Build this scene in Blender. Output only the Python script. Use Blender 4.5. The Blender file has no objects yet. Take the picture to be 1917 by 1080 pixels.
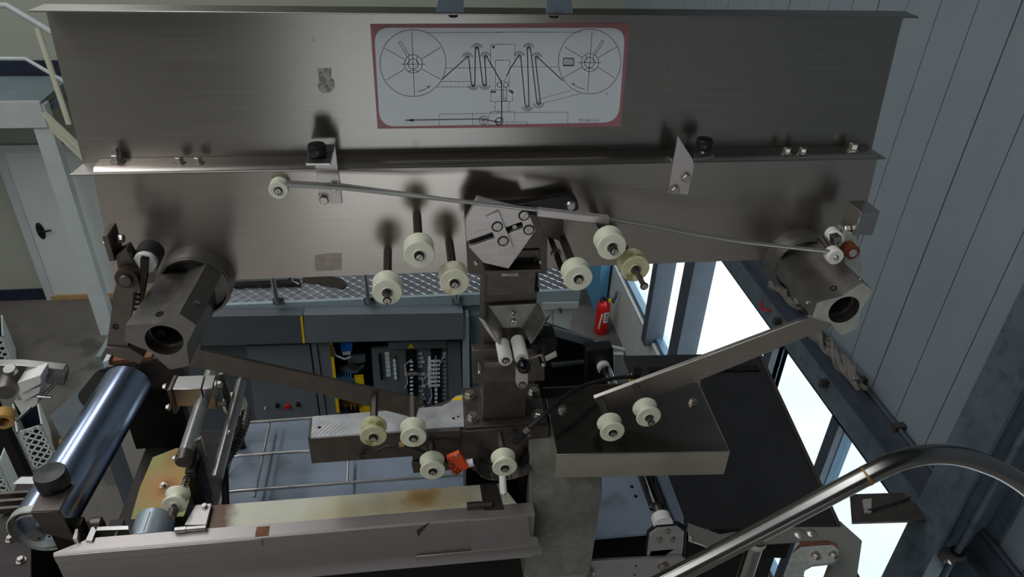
import bpy, bmesh, math, random
from mathutils import Vector as V, Matrix
random.seed(7)
SC = bpy.context.scene
COL = SC.collection
# ------------------------------------------------------------------ camera
HC = 5.7                      # camera height above the hall floor
F, CX, CY = 1390.0, 958.5, 540.0
dn = V((-94, 2160, F)).normalized()
xx = V((10442, -440, F)); xx = (xx - dn * xx.dot(dn)).normalized()
yy = dn.cross(xx)
if yy.z < 0: yy = -yy
def ray(px, py):
    v = V((px - CX, py - CY, F)); return V((v.dot(xx), v.dot(yy), -v.dot(dn)))
def PY(px, py, y): r = ray(px, py); return r * (y / r.y)     # photo point on a plane of known depth
def PZ(px, py, z): r = ray(px, py); return r * (z / r.z)     # ... of known height below the camera
def PX(px, py, x): r = ray(px, py); return r * (x / r.x)
cam = bpy.data.cameras.new('camera'); cam.sensor_width = 36; cam.lens = 36 * F / 1917
cam.clip_start = 0.05; cam.clip_end = 300
co = bpy.data.objects.new('camera', cam); COL.objects.link(co)
def w_of(c): return V((xx[c], yy[c], -dn[c]))
rx, ry, rz = w_of(0), -w_of(1), -w_of(2)                    # camera right, up, back in world
M = Matrix((rx, ry, rz)).transposed().to_4x4(); M.translation = V((0, 0, HC))
co.matrix_world = M
SC.camera = co
# ------------------------------------------------------------------ world, exposure
wd = bpy.data.worlds.new('sky'); SC.world = wd; wd.use_nodes = True
bg = wd.node_tree.nodes['Background']
bg.inputs[0].default_value = (0.86, 0.93, 1.0, 1); bg.inputs[1].default_value = 4.0
SC.view_settings.view_transform = 'Standard'; SC.view_settings.look = 'None'
SC.view_settings.gamma = 1.0; SC.view_settings.use_curve_mapping = False
SC.view_settings.exposure = -0.08
SKYLIGHT = 8.5
SC.cycles.use_denoising = True
SC.cycles.max_bounces = 8
SC.cycles.sample_clamp_indirect = 6.0
# ------------------------------------------------------------------ materials
def lin(c):
    o = []
    for v in c:
        v /= 255.0
        o.append(v / 12.92 if v <= 0.04045 else ((v + 0.055) / 1.055) ** 2.4)
    return (*o, 1)
MATS = {}
def mat(name, rgb, metal=0.0, rough=0.5, var=0.12, vscale=18.0, bump=0.0, bscale=200.0, stretch=None, aniso=0.0, spec=0.5,
        spots=None, tangent=(1, 0, 0), sss=0.0, rvar=0.1, coat=0.0):
    """Principled surface with procedural colour, roughness and relief variation."""
    m = bpy.data.materials.new(name); m.use_nodes = True
    nt = m.node_tree; N, L = nt.nodes, nt.links
    b = N['Principled BSDF']
    tc = N.new('ShaderNodeTexCoord'); mp = N.new('ShaderNodeMapping')
    L.new(tc.outputs['Object'], mp.inputs[0])
    if stretch: mp.inputs['Scale'].default_value = stretch
    n = N.new('ShaderNodeTexNoise'); n.inputs['Scale'].default_value = vscale; n.inputs['Detail'].default_value = 6
    L.new(mp.outputs[0], n.inputs['Vector'])
    r = N.new('ShaderNodeValToRGB')
    c = lin(rgb)
    r.color_ramp.elements[0].position = 0.3; r.color_ramp.elements[1].position = 0.72
    r.color_ramp.elements[0].color = (*[x * (1 - var) for x in c[:3]], 1)
    r.color_ramp.elements[1].color = (*[min(1, x * (1 + var)) for x in c[:3]], 1)
    L.new(n.outputs[0], r.inputs[0])
    col = r.outputs[0]
    if spots:                                   # stains: list of (colour, scale, threshold)
        for k, (sc, ss, th) in enumerate(spots):
            n2 = N.new('ShaderNodeTexNoise'); n2.inputs['Scale'].default_value = ss; n2.inputs['Detail'].default_value = 5
            L.new(tc.outputs['Object'], n2.inputs['Vector'])
            r2 = N.new('ShaderNodeValToRGB'); r2.color_ramp.elements[0].position = th; r2.color_ramp.elements[1].position = th + .12
            L.new(n2.outputs[0], r2.inputs[0])
            mx = N.new('ShaderNodeMixRGB'); mx.inputs[2].default_value = lin(sc)
            L.new(r2.outputs[0], mx.inputs[0]); L.new(col, mx.inputs[1]); col = mx.outputs[0]
    L.new(col, b.inputs['Base Color'])
    b.inputs['Metallic'].default_value = metal
    b.inputs['Specular IOR Level'].default_value = spec
    rr = N.new('ShaderNodeMapRange'); rr.inputs['To Min'].default_value = max(0.02, rough * (1 - rvar)); rr.inputs['To Max'].default_value = min(1, rough * (1 + rvar))
    L.new(n.outputs[0], rr.inputs[0]); L.new(rr.outputs[0], b.inputs['Roughness'])
    if aniso:
        b.inputs['Anisotropic'].default_value = aniso
        cx = N.new('ShaderNodeCombineXYZ')
        for i in range(3): cx.inputs[i].default_value = tangent[i]
        L.new(cx.outputs[0], b.inputs['Tangent'])
    if bump:
        n3 = N.new('ShaderNodeTexNoise'); n3.inputs['Scale'].default_value = bscale; n3.inputs['Detail'].default_value = 3
        L.new(mp.outputs[0], n3.inputs['Vector'])
        bp = N.new('ShaderNodeBump'); bp.inputs['Strength'].default_value = bump; bp.inputs['Distance'].default_value = 0.002
        L.new(n3.outputs[0], bp.inputs['Height']); L.new(bp.outputs[0], b.inputs['Normal'])
    if sss:
        b.inputs['Subsurface Weight'].default_value = sss; b.inputs['Subsurface Radius'].default_value = (.01, .01, .008); b.inputs['Subsurface Scale'].default_value = 0.5
    if coat: b.inputs['Coat Weight'].default_value = coat
    MATS[name] = m
    return m
BR = (.8, 40, 75)            # brush marks run along X
mat('panel_steel', (150, 145, 139), 1, .30, .10, 5, stretch=BR, aniso=.8, rvar=.16, tangent=(0, .7, .7))
mat('plate_steel', (178, 169, 160), 1, .30, .08, 6, stretch=BR, aniso=.8, rvar=.12, tangent=(0, .7, .7))
mat('overlay_steel', (188, 180, 178), .7, .42, .05, 20)
mat('rod_steel', (176, 174, 170), .75, .3, .05, 20, rvar=.05)
mat('skirt_steel', (186, 180, 168), .85, .32, .06, 9, rvar=.1)
mat('drum_grey', (168, 178, 186), .5, .35, .05, 20)
mat('guard_steel', (180, 171, 167), .75, .45, .05, 5, stretch=BR, aniso=.5, tangent=(0, .7, .7))
mat('lid_steel', (140, 134, 126), 1, .2, .10, 6, stretch=(3, 3, 3), rvar=.25)
mat('steel', (162, 158, 154), .92, .27, .05, 40, rvar=.04)
mat('rail_steel', (128, 125, 122), 1, .2, .05, 3, rvar=.05)
mat('dark_steel', (98, 90, 84), .75, .42, .18, 30)
mat('black_steel', (52, 48, 46), .8, .45, .2, 30)
mat('cast_steel', (116, 111, 106), .65, .42, .16, 35, bump=.25, bscale=260)
mat('cast_face', (186, 186, 176), .35, .5, .18, 60, bump=.2, bscale=300)
mat('chrome', (205, 208, 212), 1, .12, .03, 30, rvar=.03)
mat('roller_steel', (165, 178, 205), 1, .25, .03, 10, rvar=.04)
mat('bolt_steel', (178, 170, 160), .9, .34, .15, 120)
mat('milled_aluminium', (218, 215, 216), .55, .36, .16, 30, bump=.2, bscale=90)
mat('aluminium', (196, 188, 184), .6, .40, .08, 20, stretch=(1, 1, 10))
mat('pom', (230, 228, 204), 0, .42, .05, 25, sss=.15)
mat('pom_stained', (206, 204, 160), 0, .45, .12, 25, sss=.12, spots=[((150, 140, 80), 30, .55)])
mat('pom_white', (236, 232, 224), 0, .4, .05, 40, sss=.1)
mat('pom_rusty', (226, 222, 194), 0, .45, .08, 25, sss=.12, spots=[((196, 160, 120), 22, .6)])
mat('black_plastic', (22, 22, 24), 0, .35, .1, 30)
mat('black_gloss', (8, 8, 9), 0, .08, .05, 30)
mat('rubber', (26, 25, 26), 0, .6, .15, 50)
mat('belt_dark', (34, 33, 36), 0, .5, .2, 12, bump=.15, bscale=400)
mat('cast_grey', (128, 127, 116), .1, .55, .2, 40, bump=.35, bscale=500, spots=[((150, 148, 135), 90, .62)])
mat('bed_paint', (128, 138, 152), 0, .38, .08, 6, spots=[((106, 114, 124), 7, .6)])
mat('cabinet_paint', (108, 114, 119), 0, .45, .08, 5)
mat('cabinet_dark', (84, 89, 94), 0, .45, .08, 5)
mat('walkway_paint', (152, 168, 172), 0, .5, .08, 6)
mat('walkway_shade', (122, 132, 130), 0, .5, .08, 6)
mat('tread_plate', (168, 170, 178), .85, .38, .15, 14)
mat('deck_aluminium', (190, 184, 176), .2, .5, .1, 6)
mat('galvanised', (104, 116, 126), .35, .5, .22, 9, spots=[((84, 96, 104), 14, .55)])
mat('girder_paint', (66, 74, 84), 0, .5, .15, 7)
mat('wall_panel', (138, 147, 154), 0, .5, .04, 3)
mat('wall_paint', (164, 165, 150), 0, .65, .04, 2)
mat('front_paint', (112, 112, 106), 0, .6, .05, 2)
mat('wall_blue', (88, 148, 186), 0, .6, .06, 2)
mat('skirting_blue', (24, 32, 52), 0, .5, .08, 5)
mat('white_paint', (190, 194, 192), 0, .5, .06, 6)
mat('cream_paint', (212, 208, 184), 0, .45, .05, 6)
mat('door_paint', (206, 210, 206), 0, .5, .04, 3)
mat('floor_concrete', (104, 98, 92), 0, .55, .25, 1.4, bump=.1, bscale=30, spots=[((74, 70, 68), 2.2, .55)])
mat('landing_floor', (118, 132, 136), 0, .6, .12, 3)
mat('ceiling_paint', (150, 155, 158), 0, .7, .04, 2)
mat('window_frame', (60, 92, 112), 0, .4, .08, 8)
mat('ground_concrete', (190, 190, 184), 0, .8, .1, 1)
mat('wood', (176, 140, 96), 0, .6, .15, 6)
mat('red_paint', (206, 18, 20), 0, .3, .06, 20)
mat('yellow_paint', (240, 196, 10), 0, .5, .1, 30)
mat('orange_plastic', (240, 84, 20), 0, .45, .06, 30)
mat('blue_plastic', (30, 110, 200), 0, .4, .08, 30)
mat('light_blue', (80, 170, 220), 0, .4, .08, 30)
mat('brass', (200, 160, 80), .9, .35, .15, 40)
mat('label_white', (226, 226, 222), 0, .5, .04, 20)
mat('print_red', (160, 104, 107), 0, .5, .10, 14, spots=[((206, 150, 150), 30, .64)])
mat('sign_white', (214, 218, 220), 0, .45, .03, 8)
mat('ink', (112, 98, 100), 0, .6, .1, 20)
mat('ink_black', (20, 20, 22), 0, .6, .1, 20)
mat('residue', (176, 170, 160), 0, .8, .25, 160, bump=.3, bscale=500, spots=[((130, 122, 114), 150, .5)])
mat('stain_dark', (66, 60, 54), .7, .55, .2, 60)
mat('brown_bush', (66, 48, 42), .3, .45, .2, 40)
mat('cable_grey', (112, 106, 100), 0, .55, .2, 30)
mat('stain_faint', (124, 118, 110), 1, .42, .2, 60)
mat('stain_plate', (160, 150, 139), 1, .46, .2, 60)
mat('amber', (118, 58, 28), 0, .35, .2, 60)
mat('rust', (120, 76, 50), .1, .7, .3, 60)
mat('belt_cream', (204, 201, 180), 0, .5, .06, 12, spots=[((110, 80, 44), 75, .69)])
mat('rust_plate', (142, 138, 66), 0, .4, .14, 9, spots=[((150, 140, 90), 12, .6)])
mat('lattice_white', (210, 214, 206), 0, .5, .06, 20)
mat('terminal_white', (224, 236, 240), 0, .4, .05, 50)
mat('wire_white', (210, 218, 226), 0, .4, .05, 50)
mat('tan_tape', (196, 152, 84), 0, .5, .1, 30)
mat('scorched', (150, 118, 70), .6, .45, .3, 60)
def rings(name, base, cx, cz):
    """Milled face: concentric tool marks as fine relief."""
    m = MATS[base].copy(); m.name = name; nt = m.node_tree; N, L = nt.nodes, nt.links
    tc = N.new('ShaderNodeTexCoord'); mp = N.new('ShaderNodeMapping'); mp.inputs['Location'].default_value = (-cx, -cz, 0)
    L.new(tc.outputs['Object'], mp.inputs[0])
    w = N.new('ShaderNodeTexWave'); w.wave_type = 'RINGS'; w.rings_direction = 'Z'; w.inputs['Scale'].default_value = 34; w.inputs['Distortion'].default_value = .6
    L.new(mp.outputs[0], w.inputs['Vector'])
    bp = N.new('ShaderNodeBump'); bp.inputs['Strength'].default_value = .16; bp.inputs['Distance'].default_value = .002
    L.new(w.outputs[1], bp.inputs['Height']); L.new(bp.outputs[0], N['Principled BSDF'].inputs['Normal'])
    MATS[name] = m
def stain(base, centre, scale, stops, dist=.35, ns=14):
    """A stain with its own place and outline: ramp over the (noise-bent) distance from its centre."""
    m = MATS[base]; nt = m.node_tree; N, L = nt.nodes, nt.links; b = N['Principled BSDF']
    tc = N.new('ShaderNodeTexCoord'); mp = N.new('ShaderNodeMapping'); mp.vector_type = 'POINT'
    mp.inputs['Location'].default_value = [-c * s_ for c, s_ in zip(centre, scale)]; mp.inputs['Scale'].default_value = scale
    L.new(tc.outputs['Object'], mp.inputs[0])
    ln = N.new('ShaderNodeVectorMath'); ln.operation = 'LENGTH'; L.new(mp.outputs[0], ln.inputs[0])
    nz = N.new('ShaderNodeTexNoise'); nz.inputs['Scale'].default_value = ns; nz.inputs['Detail'].default_value = 6; L.new(tc.outputs['Object'], nz.inputs['Vector'])
    ad = N.new('ShaderNodeMath'); ad.operation = 'MULTIPLY_ADD'; ad.inputs[1].default_value = dist * 2; L.new(nz.outputs[0], ad.inputs[0])
    sb_ = N.new('ShaderNodeMath'); sb_.operation = 'SUBTRACT'; sb_.inputs[1].default_value = dist; L.new(ln.outputs['Value'], sb_.inputs[0]); L.new(sb_.outputs[0], ad.inputs[2])
    prev = b.inputs['Base Color'].links[0].from_socket
    for (colr, r0, r1, amt) in stops:
        mr = N.new('ShaderNodeMapRange'); mr.inputs['From Min'].default_value = r0; mr.inputs['From Max'].default_value = r1
        mr.inputs['To Min'].default_value = amt; mr.inputs['To Max'].default_value = 0; L.new(ad.outputs[0], mr.inputs[0])
        mx = N.new('ShaderNodeMixRGB'); mx.inputs[2].default_value = lin(colr); L.new(mr.outputs[0], mx.inputs[0]); L.new(prev, mx.inputs[1]); prev = mx.outputs[0]
    L.new(prev, b.inputs['Base Color'])
rings('milled_rings', 'milled_aluminium', 0.02, 1.2)
_w = lambda p: (p.x, p.y, p.z + HC)
stain('rust_plate', _w(PZ(312, 912, -1.555)), (1, 1, 1), [((176, 112, 34), .02, .11, .9), ((92, 44, 14), .0, .035, .95)], .02, 22)
stain('rust_plate', _w(PZ(338, 850, -1.555)), (1, 1, 1), [((150, 84, 24), .01, .06, .9)], .02, 22)
stain('belt_cream', _w(PZ(790, 932, -1.5)), (1, 1.6, 1), [((166, 136, 74), .02, .16, .85), ((128, 92, 38), .0, .07, .7)], .06, 16)
stain('belt_cream', _w(PZ(650, 955, -1.5)), (1, 1.6, 1), [((176, 154, 96), .02, .12, .6)], .06, 16)
stain('belt_cream', _w(PZ(405, 968, -1.5)), (1, .5, 1), [((98, 66, 46), .02, .055, .95)], .03, 30)
gl = bpy.data.materials.new('glass'); gl.use_nodes = True
_b = gl.node_tree.nodes['Principled BSDF']; _b.inputs['Base Color'].default_value = (.9, .95, .97, 1); _b.inputs['Roughness'].default_value = 0.02
_b.inputs['Transmission Weight'].default_value = 1.0; _b.inputs['IOR'].default_value = 1.0; _b.inputs['Alpha'].default_value = .12
MATS['glass'] = gl
em = bpy.data.materials.new('skylight_glow'); em.use_nodes = True
_b = em.node_tree.nodes['Principled BSDF']; _b.inputs['Base Color'].default_value = (.8, .85, .9, 1)
_b.inputs['Emission Color'].default_value = (0.93, 0.97, 1.0, 1); _b.inputs['Emission Strength'].default_value = SKYLIGHT
MATS['skylight_glow'] = em
# ------------------------------------------------------------------ mesh helpers (coordinates relative to the camera; HC is added on build)
class MB:
    def __init__(s): s.v = []; s.f = []
    def add(s, vs, fs):
        o = len(s.v); s.v += [V(v) for v in vs]; s.f += [tuple(i + o for i in f) for f in fs]; return s
    def box(s, x0, x1, y0, y1, z0, z1):
        return s.add([(x0, y0, z0), (x1, y0, z0), (x1, y1, z0), (x0, y1, z0), (x0, y0, z1), (x1, y0, z1), (x1, y1, z1), (x0, y1, z1)],
                     [(0, 3, 2, 1), (4, 5, 6, 7), (0, 1, 5, 4), (1, 2, 6, 5), (2, 3, 7, 6), (3, 0, 4, 7)])
    def obox(s, c, a, b, d):                     # centre and three half axes
        c, a, b, d = V(c), V(a), V(b), V(d)
        q = [c + i * a + j * b + k * d for k in (-1, 1) for i, j in ((-1, -1), (1, -1), (1, 1), (-1, 1))]
        return s.add(q, [(0, 3, 2, 1), (4, 5, 6, 7), (0, 1, 5, 4), (1, 2, 6, 5), (2, 3, 7, 6), (3, 0, 4, 7)])
    def prism(s, pts, d):
        pts = [V(p) for p in pts]; d = V(d); n = len(pts)
        return s.add(pts + [p + d for p in pts], [tuple(range(n))[::-1], tuple(range(n, 2 * n))] + [(i, (i + 1) % n, n + (i + 1) % n, n + i) for i in range(n)])
    def loft(s, A, B):                            # two rings of equal count, closed
        n = len(A)
        return s.add(list(A) + list(B), [tuple(range(n))[::-1], tuple(range(n, 2 * n))] + [(i, (i + 1) % n, n + (i + 1) % n, n + i) for i in range(n)])
    def tube(s, pts, r, n=12, cap=True):
        pts = [V(p) for p in pts]; rs = r if isinstance(r, (list, tuple)) else [r] * len(pts)
        t = (pts[1] - pts[0]).normalized(); u = t.orthogonal().normalized(); rings = []
        for i, p in enumerate(pts):
            a = pts[min(i + 1, len(pts) - 1)] - pts[max(i - 1, 0)]
            t = a.normalized(); u = (u - t * u.dot(t)).normalized(); w = t.cross(u)
            rings.append([p + (u * math.cos(2 * math.pi * k / n) + w * math.sin(2 * math.pi * k / n)) * rs[i] for k in range(n)])
        vs = [q for g in rings for q in g]; fs = []
        for i in range(len(pts) - 1):
            for k in range(n): fs.append((i * n + k, i * n + (k + 1) % n, (i + 1) * n + (k + 1) % n, (i + 1) * n + k))
        if cap: fs += [tuple(range(n))[::-1], tuple(range((len(pts) - 1) * n, len(pts) * n))]
        return s.add(vs, fs)
    def cyl(s, a, b, r, n=20, r2=None): return s.tube([a, b], [r, r if r2 is None else r2], n)
    def lathe(s, prof, o, ax, n=28):
        o = V(o); ax = V(ax).normalized(); u = ax.orthogonal().normalized(); w = ax.cross(u); vs = []; fs = []; m = len(prof)
        for k in range(n):
            d = u * math.cos(2 * math.pi * k / n) + w * math.sin(2 * math.pi * k / n)
            vs += [o + ax * h + d * max(r, 1e-5) for r, h in prof]
        for k in range(n):
            k2 = (k + 1) % n
            for i in range(m - 1): fs.append((k * m + i, k2 * m + i, k2 * m + i + 1, k * m + i + 1))
        return s.add(vs, fs)
    def ball(s, c, r, n=20): return s.lathe([(r * math.sin(math.pi * i / 12), -r * math.cos(math.pi * i / 12)) for i in range(13)], c, (0, -1, 0), n)
    def spring(s, a, b, R, r, turns, n=6):
        a, b = V(a), V(b); t = (b - a).normalized(); u = t.orthogonal().normalized(); w = t.cross(u); q = []
        st = int(turns * 12)
        for i in range(st + 1):
            an = 2 * math.pi * i / 12; q.append(a + (b - a) * (i / st) + (u * math.cos(an) + w * math.sin(an)) * R)
        return s.tube(q, r, n)
    def hexp(s, c, ax, r, h, n=6, rot=0.0):       # hexagonal prism with a chamfered end
        c = V(c); ax = V(ax).normalized(); u = ax.orthogonal().normalized(); w = ax.cross(u)
        def ring(rr, hh): return [c + ax * hh + (u * math.cos(2 * math.pi * k / n + rot) + w * math.sin(2 * math.pi * k / n + rot)) * rr for k in range(n)]
        A, B, C_ = ring(r, 0), ring(r, h * .86), ring(r * .84, h); o = len(s.v)
        s.add(A + B + C_, [tuple(range(n))[::-1], tuple(range(2 * n, 3 * n))] + [(i, (i + 1) % n, n + (i + 1) % n, n + i) for i in range(n)] + [(n + i, n + (i + 1) % n, 2 * n + (i + 1) % n, 2 * n + i) for i in range(n)])
        return s
    def build(s, name, m, parent=None, bevel=0.0, ang=35, kind=None):
        me = bpy.data.meshes.new(name)
        off = V((0, 0, HC)) if parent is not LOCAL else V((0, 0, 0))
        bm = bmesh.new(); vs = [bm.verts.new(v + off) for v in s.v]
        for f in s.f:
            try: bm.faces.new([vs[i] for i in f])
            except ValueError: pass
        bmesh.ops.remove_doubles(bm, verts=bm.verts, dist=2e-6)
        bmesh.ops.recalc_face_normals(bm, faces=bm.faces)
        bm.to_mesh(me); bm.free()
        me.materials.append(MATS[m])
        for p in me.polygons: p.use_smooth = True
        me.set_sharp_from_angle(angle=math.radians(ang))
        if parent is LOCAL: return me
        o = bpy.data.objects.new(name, me); COL.objects.link(o)
        if bevel:
            md = o.modifiers.new('bevel', 'BEVEL'); md.width = bevel; md.segments = 2; md.limit_method = 'ANGLE'; md.angle_limit = math.radians(40)
        if parent is not None: attach(o, parent)
        if kind: o['kind'] = kind
        return o
LOCAL = object()
def attach(o, p):
    o.parent = p
    o.matrix_parent_inverse = Matrix.Translation(-p.location)   # every location is a world location
def T(name, label, cat, loc=(0, 0, 0), group=None):
    o = bpy.data.objects.new(name, None); COL.objects.link(o); o.location = V(loc) + V((0, 0, HC)); o.empty_display_size = .02
    o['label'] = label; o['category'] = cat
    if group: o['group'] = group
    return o
def tag(o, label, cat, group=None):
    o['label'] = label; o['category'] = cat
    if group: o['group'] = group
    return o
def struct(o, label=None):
    o['kind'] = 'structure'
    if label: o['label'] = label
    return o
def text(name, body, size, origin, right, up, m, parent):
    """Flat lettering, turned into a mesh of its own."""
    cu = bpy.data.curves.new(name, 'FONT'); cu.body = body; cu.size = size; cu.align_x = 'CENTER'; cu.align_y = 'CENTER'; cu.extrude = .0001
    t = bpy.data.objects.new(name, cu); COL.objects.link(t)
    dg = bpy.context.evaluated_depsgraph_get(); me = bpy.data.meshes.new_from_object(t.evaluated_get(dg))
    bpy.data.objects.remove(t)
    r, u = V(right).normalized(), V(up).normalized(); n = r.cross(u); o_ = V(origin) + V((0, 0, HC))
    for v in me.vertices: c = v.co.copy(); v.co = o_ + r * c.x + u * c.y + n * c.z
    me.materials.clear(); me.materials.append(MATS[m])
    o = bpy.data.objects.new(name, me); COL.objects.link(o)
    if parent: attach(o, parent)
    return o
def ribbon(mb, pts, w, n, closed=False):
    """Thin printed stroke lying on a plane with normal n."""
    pts = [V(p) for p in pts]; n = V(n)
    if closed: pts = pts + [pts[0]]
    for a, b in zip(pts[:-1], pts[1:]):
        d = b - a
        if d.length < 1e-6: continue
        e = d.normalized() * (w * .4); s = d.cross(n).normalized() * (w * .5)
        mb.add([a - e - s, b + e - s, b + e + s, a - e + s], [(0, 1, 2, 3)])
def bolt(pos, ax, r, h, parent, m='bolt_steel', washer=True, name='bolt', rot=0.0):
    b = MB(); p = V(pos); a = V(ax).normalized()
    if washer: b.lathe([(0, 0), (r * 1.3, 0), (r * 1.3, h * .22), (r * .5, h * .22)], p, a, 20); p = p + a * h * .2
    b.hexp(p, a, r, h, rot=rot)
    return b.build(name, m, parent)
def slot_screw(pos, ax, r, h, parent, m='bolt_steel', rot=0.6, name='screw', ring=True):
    """Round head with a sawn slot: a disc and two half-moons."""
    p = V(pos); a = V(ax).normalized(); u = a.orthogonal().normalized(); w = a.cross(u); b = MB()
    if ring: MB().lathe([(r * 1.02, 0), (r * 1.38, 0), (r * 1.38, h * .5), (r * 1.02, h * .4)], p, a, 20).build('washer', 'black_steel', parent)
    b.cyl(p, p + a * h * .12, r, 20)
    g = r * .2
    for sgn in (1, -1):
        pts = []
        for k in range(11):
            an = math.asin(g / r) + (math.pi - 2 * math.asin(g / r)) * k / 10
            x, y = math.cos(an) * r, math.sin(an) * r * sgn
            pts.append(p + a * h * .1 + (u * math.cos(rot) + w * math.sin(rot)) * x + (-u * math.sin(rot) + w * math.cos(rot)) * y)
        b.prism(pts, a * h * .9)
    return b.build(name, m, parent)
def socket_screw(pos, ax, r, h, parent, m='bolt_steel', name='screw'):
    b = MB().lathe([(0, 0), (r, 0), (r, h * .9), (r * .92, h), (r * .5, h), (r * .5, h * .4), (0, h * .4)], pos, ax, 20)
    return b.build(name, m, parent)
# glass of the windows: mostly clear with a faint reflection
_nt = gl.node_tree; _nt.nodes.clear()
_o = _nt.nodes.new('ShaderNodeOutputMaterial'); _t = _nt.nodes.new('ShaderNodeBsdfTransparent'); _g = _nt.nodes.new('ShaderNodeBsdfGlossy'); _m = _nt.nodes.new('ShaderNodeMixShader')
_t.inputs[0].default_value = (.93, .97, .98, 1); _g.inputs['Roughness'].default_value = .03; _m.inputs[0].default_value = .06
_nt.links.new(_t.outputs[0], _m.inputs[1]); _nt.links.new(_g.outputs[0], _m.inputs[2]); _nt.links.new(_m.outputs[0], _o.inputs[0])
# ================================================================== THE HALL
ZF, XW, YB, ZC = -HC, 2.62, 9.0, 4.2
XL, YFR = -9.0, -8.0
struct(MB().box(XL, XW + .2, YFR, YB + .2, ZF - .2, ZF).build('floor', 'floor_concrete'), 'stained grey concrete floor of the hall')
struct(MB().box(XW + .2, 40, -30, 60, ZF - .3, ZF - .1).build('ground', 'ground_concrete'), 'pale concrete yard outside the windows')
struct(MB().box(XL, XW + .2, YB, YB + .2, ZF, ZC).build('wall_back', 'wall_paint'), 'pale painted back wall of the hall')
struct(MB().box(XL - .2, XL, YFR, YB + .2, ZF, ZC).build('wall_left', 'wall_paint'), 'pale left wall of the hall')
wf = MB()                                    # wall behind the photographer, with two window openings
ws = [(-7.6, -6.2), (-1.5, 1.7)]; zs0, zs1 = -4.8, -2.8
wf.box(XL, XW + .2, YFR - .2, YFR, ZF, zs0).box(XL, XW + .2, YFR - .2, YFR, zs1, ZC)
for a, b in ((XL, ws[0][0]), (ws[0][1], ws[1][0]), (ws[1][1], XW)): wf.box(a, b, YFR - .2, YFR, zs0, zs1)
struct(wf.build('wall_front', 'front_paint'), 'pale front wall of the hall with two wide windows')
# roof with two skylight strips
sky = [(-6.8, -5.7), (-3.4, -2.5)]
ce = MB(); edges = [XL] + [v for s_ in sky for v in s_] + [XW + .2]
for a, b in zip(edges[::2], edges[1::2]): ce.box(a, b, YFR, YB + .2, ZC, ZC + .2)
for a, b in sky: ce.box(a, b, YFR, -5.5, ZC, ZC + .2).box(a, b, 7.5, YB + .2, ZC, ZC + .2)
struct(ce.build('ceiling', 'ceiling_paint'), 'pale roof of the hall')
for k, (a, b) in enumerate(sky):
    o = struct(MB().box(a, b, -5.5, 7.5, ZC + .1, ZC + .14).build('window_%d' % (20 + k), 'skylight_glow'), 'translucent skylight strip in the roof')
# right wall: sill wall, window band, clad wall above
ZS, ZT = -4.955, -3.10
YW0, YW1 = 0.9, 8.55
struct(MB().box(XW, XW + .2, YFR, YB, ZF, ZS).build('wall_right_base', 'white_paint'), 'pale wall below the windows on the right')
wr = MB().box(XW, XW + .2, YFR, YW0, ZS, ZT).box(XW, XW + .2, YW1, YB, ZS, ZT).box(XW + .03, XW + .2, YFR, YB, ZT, ZC)
wr = struct(wr.build('wall_right', 'wall_panel'), 'pale blue-grey clad right wall above a band of windows')
pb = MB().box(XW + .001, XW + .03, 0, .244, ZT, ZC); pm = None
for k in range(36):
    y0 = YB - .25 * (k + 1)
    p = MB().box(XW + (0.0 if k % 4 else .003), XW + .03, y0 + (.003 if k % 4 else .006), y0 + .247, ZT, ZC).build('cladding_panel', 'wall_panel')
    attach(p, wr)
struct(MB().box(XW - .02, XW + .2, YW0, YW1, ZS, ZS + .04).build('trim_2', 'white_paint'), 'pale window sill along the right wall')
# mullions from the photograph
def yw(px, py): return PX(px, py, XW).y
ym = [YW1, yw(1233, 560), yw(1297, 560), yw(1436, 690), yw(1549, 850), YW0]
for k in range(5):
    y1, y0 = ym[k], ym[k + 1]
    w = T('window_%d' % (k + 1), ('farthest window of the right wall band, by the blue locker', 'second window from the far corner in the right wall', 'wide window behind the right steel arm', 'window seen past the edge of the black belt', 'nearest window, behind the foreground handrail')[k], 'window', (XW, (y0 + y1) / 2, ZS)); del w['category']; struct(w)
    fr = MB(); fw = .05
    fr.box(XW + .02, XW + .10, y0, y0 + fw, ZS + .04, ZT).box(XW + .02, XW + .10, y1 - fw, y1, ZS + .04, ZT)
    fr.box(XW + .02, XW + .10, y0 + fw, y1 - fw, ZS + .04, ZS + .10).box(XW + .02, XW + .10, y0 + fw, y1 - fw, ZT - .06, ZT)
    fr.build('window_frame', 'window_frame', w)
    MB().box(XW + .055, XW + .065, y0 + fw, y1 - fw, ZS + .10, ZT - .06).build('pane', 'glass', w)
for k, y in enumerate(ym[1:5]):
    wdt = (.07, .11, .05, .045)[k]
    struct(MB().box(XW - (.10 if k < 2 else .03), XW + .10, y - wdt, y + wdt, ZS, ZT).build('trim_%d' % (3 + k), 'girder_paint'), 'dark steel mullion between the windows')
# girder along the top of the windows
gr = T('trim_1', 'dark steel girder along the top of the windows', 'girder', (XW, 4, ZT)); del gr['category']; struct(gr)
XG = 2.5
zg0, zg1, zg2 = PX(1517, 720, XG).z, PX(1558, 720, XG).z, PX(1606, 720, XG + .06).z
MB().box(XG, XG + .012, .9, YB, zg0, zg1).build('web', 'galvanised', gr)
MB().box(XG, XW, .9, YB, zg0, zg0 + .012).build('lower_flange', 'girder_paint', gr)
MB().box(XG + .012, XW, .9, YB, zg1 - .01, zg1).build('upper_flange', 'girder_paint', gr)
MB().box(XG + .06, XW, .9, YB, zg1, zg2).build('back_web', 'girder_paint', gr)
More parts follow.
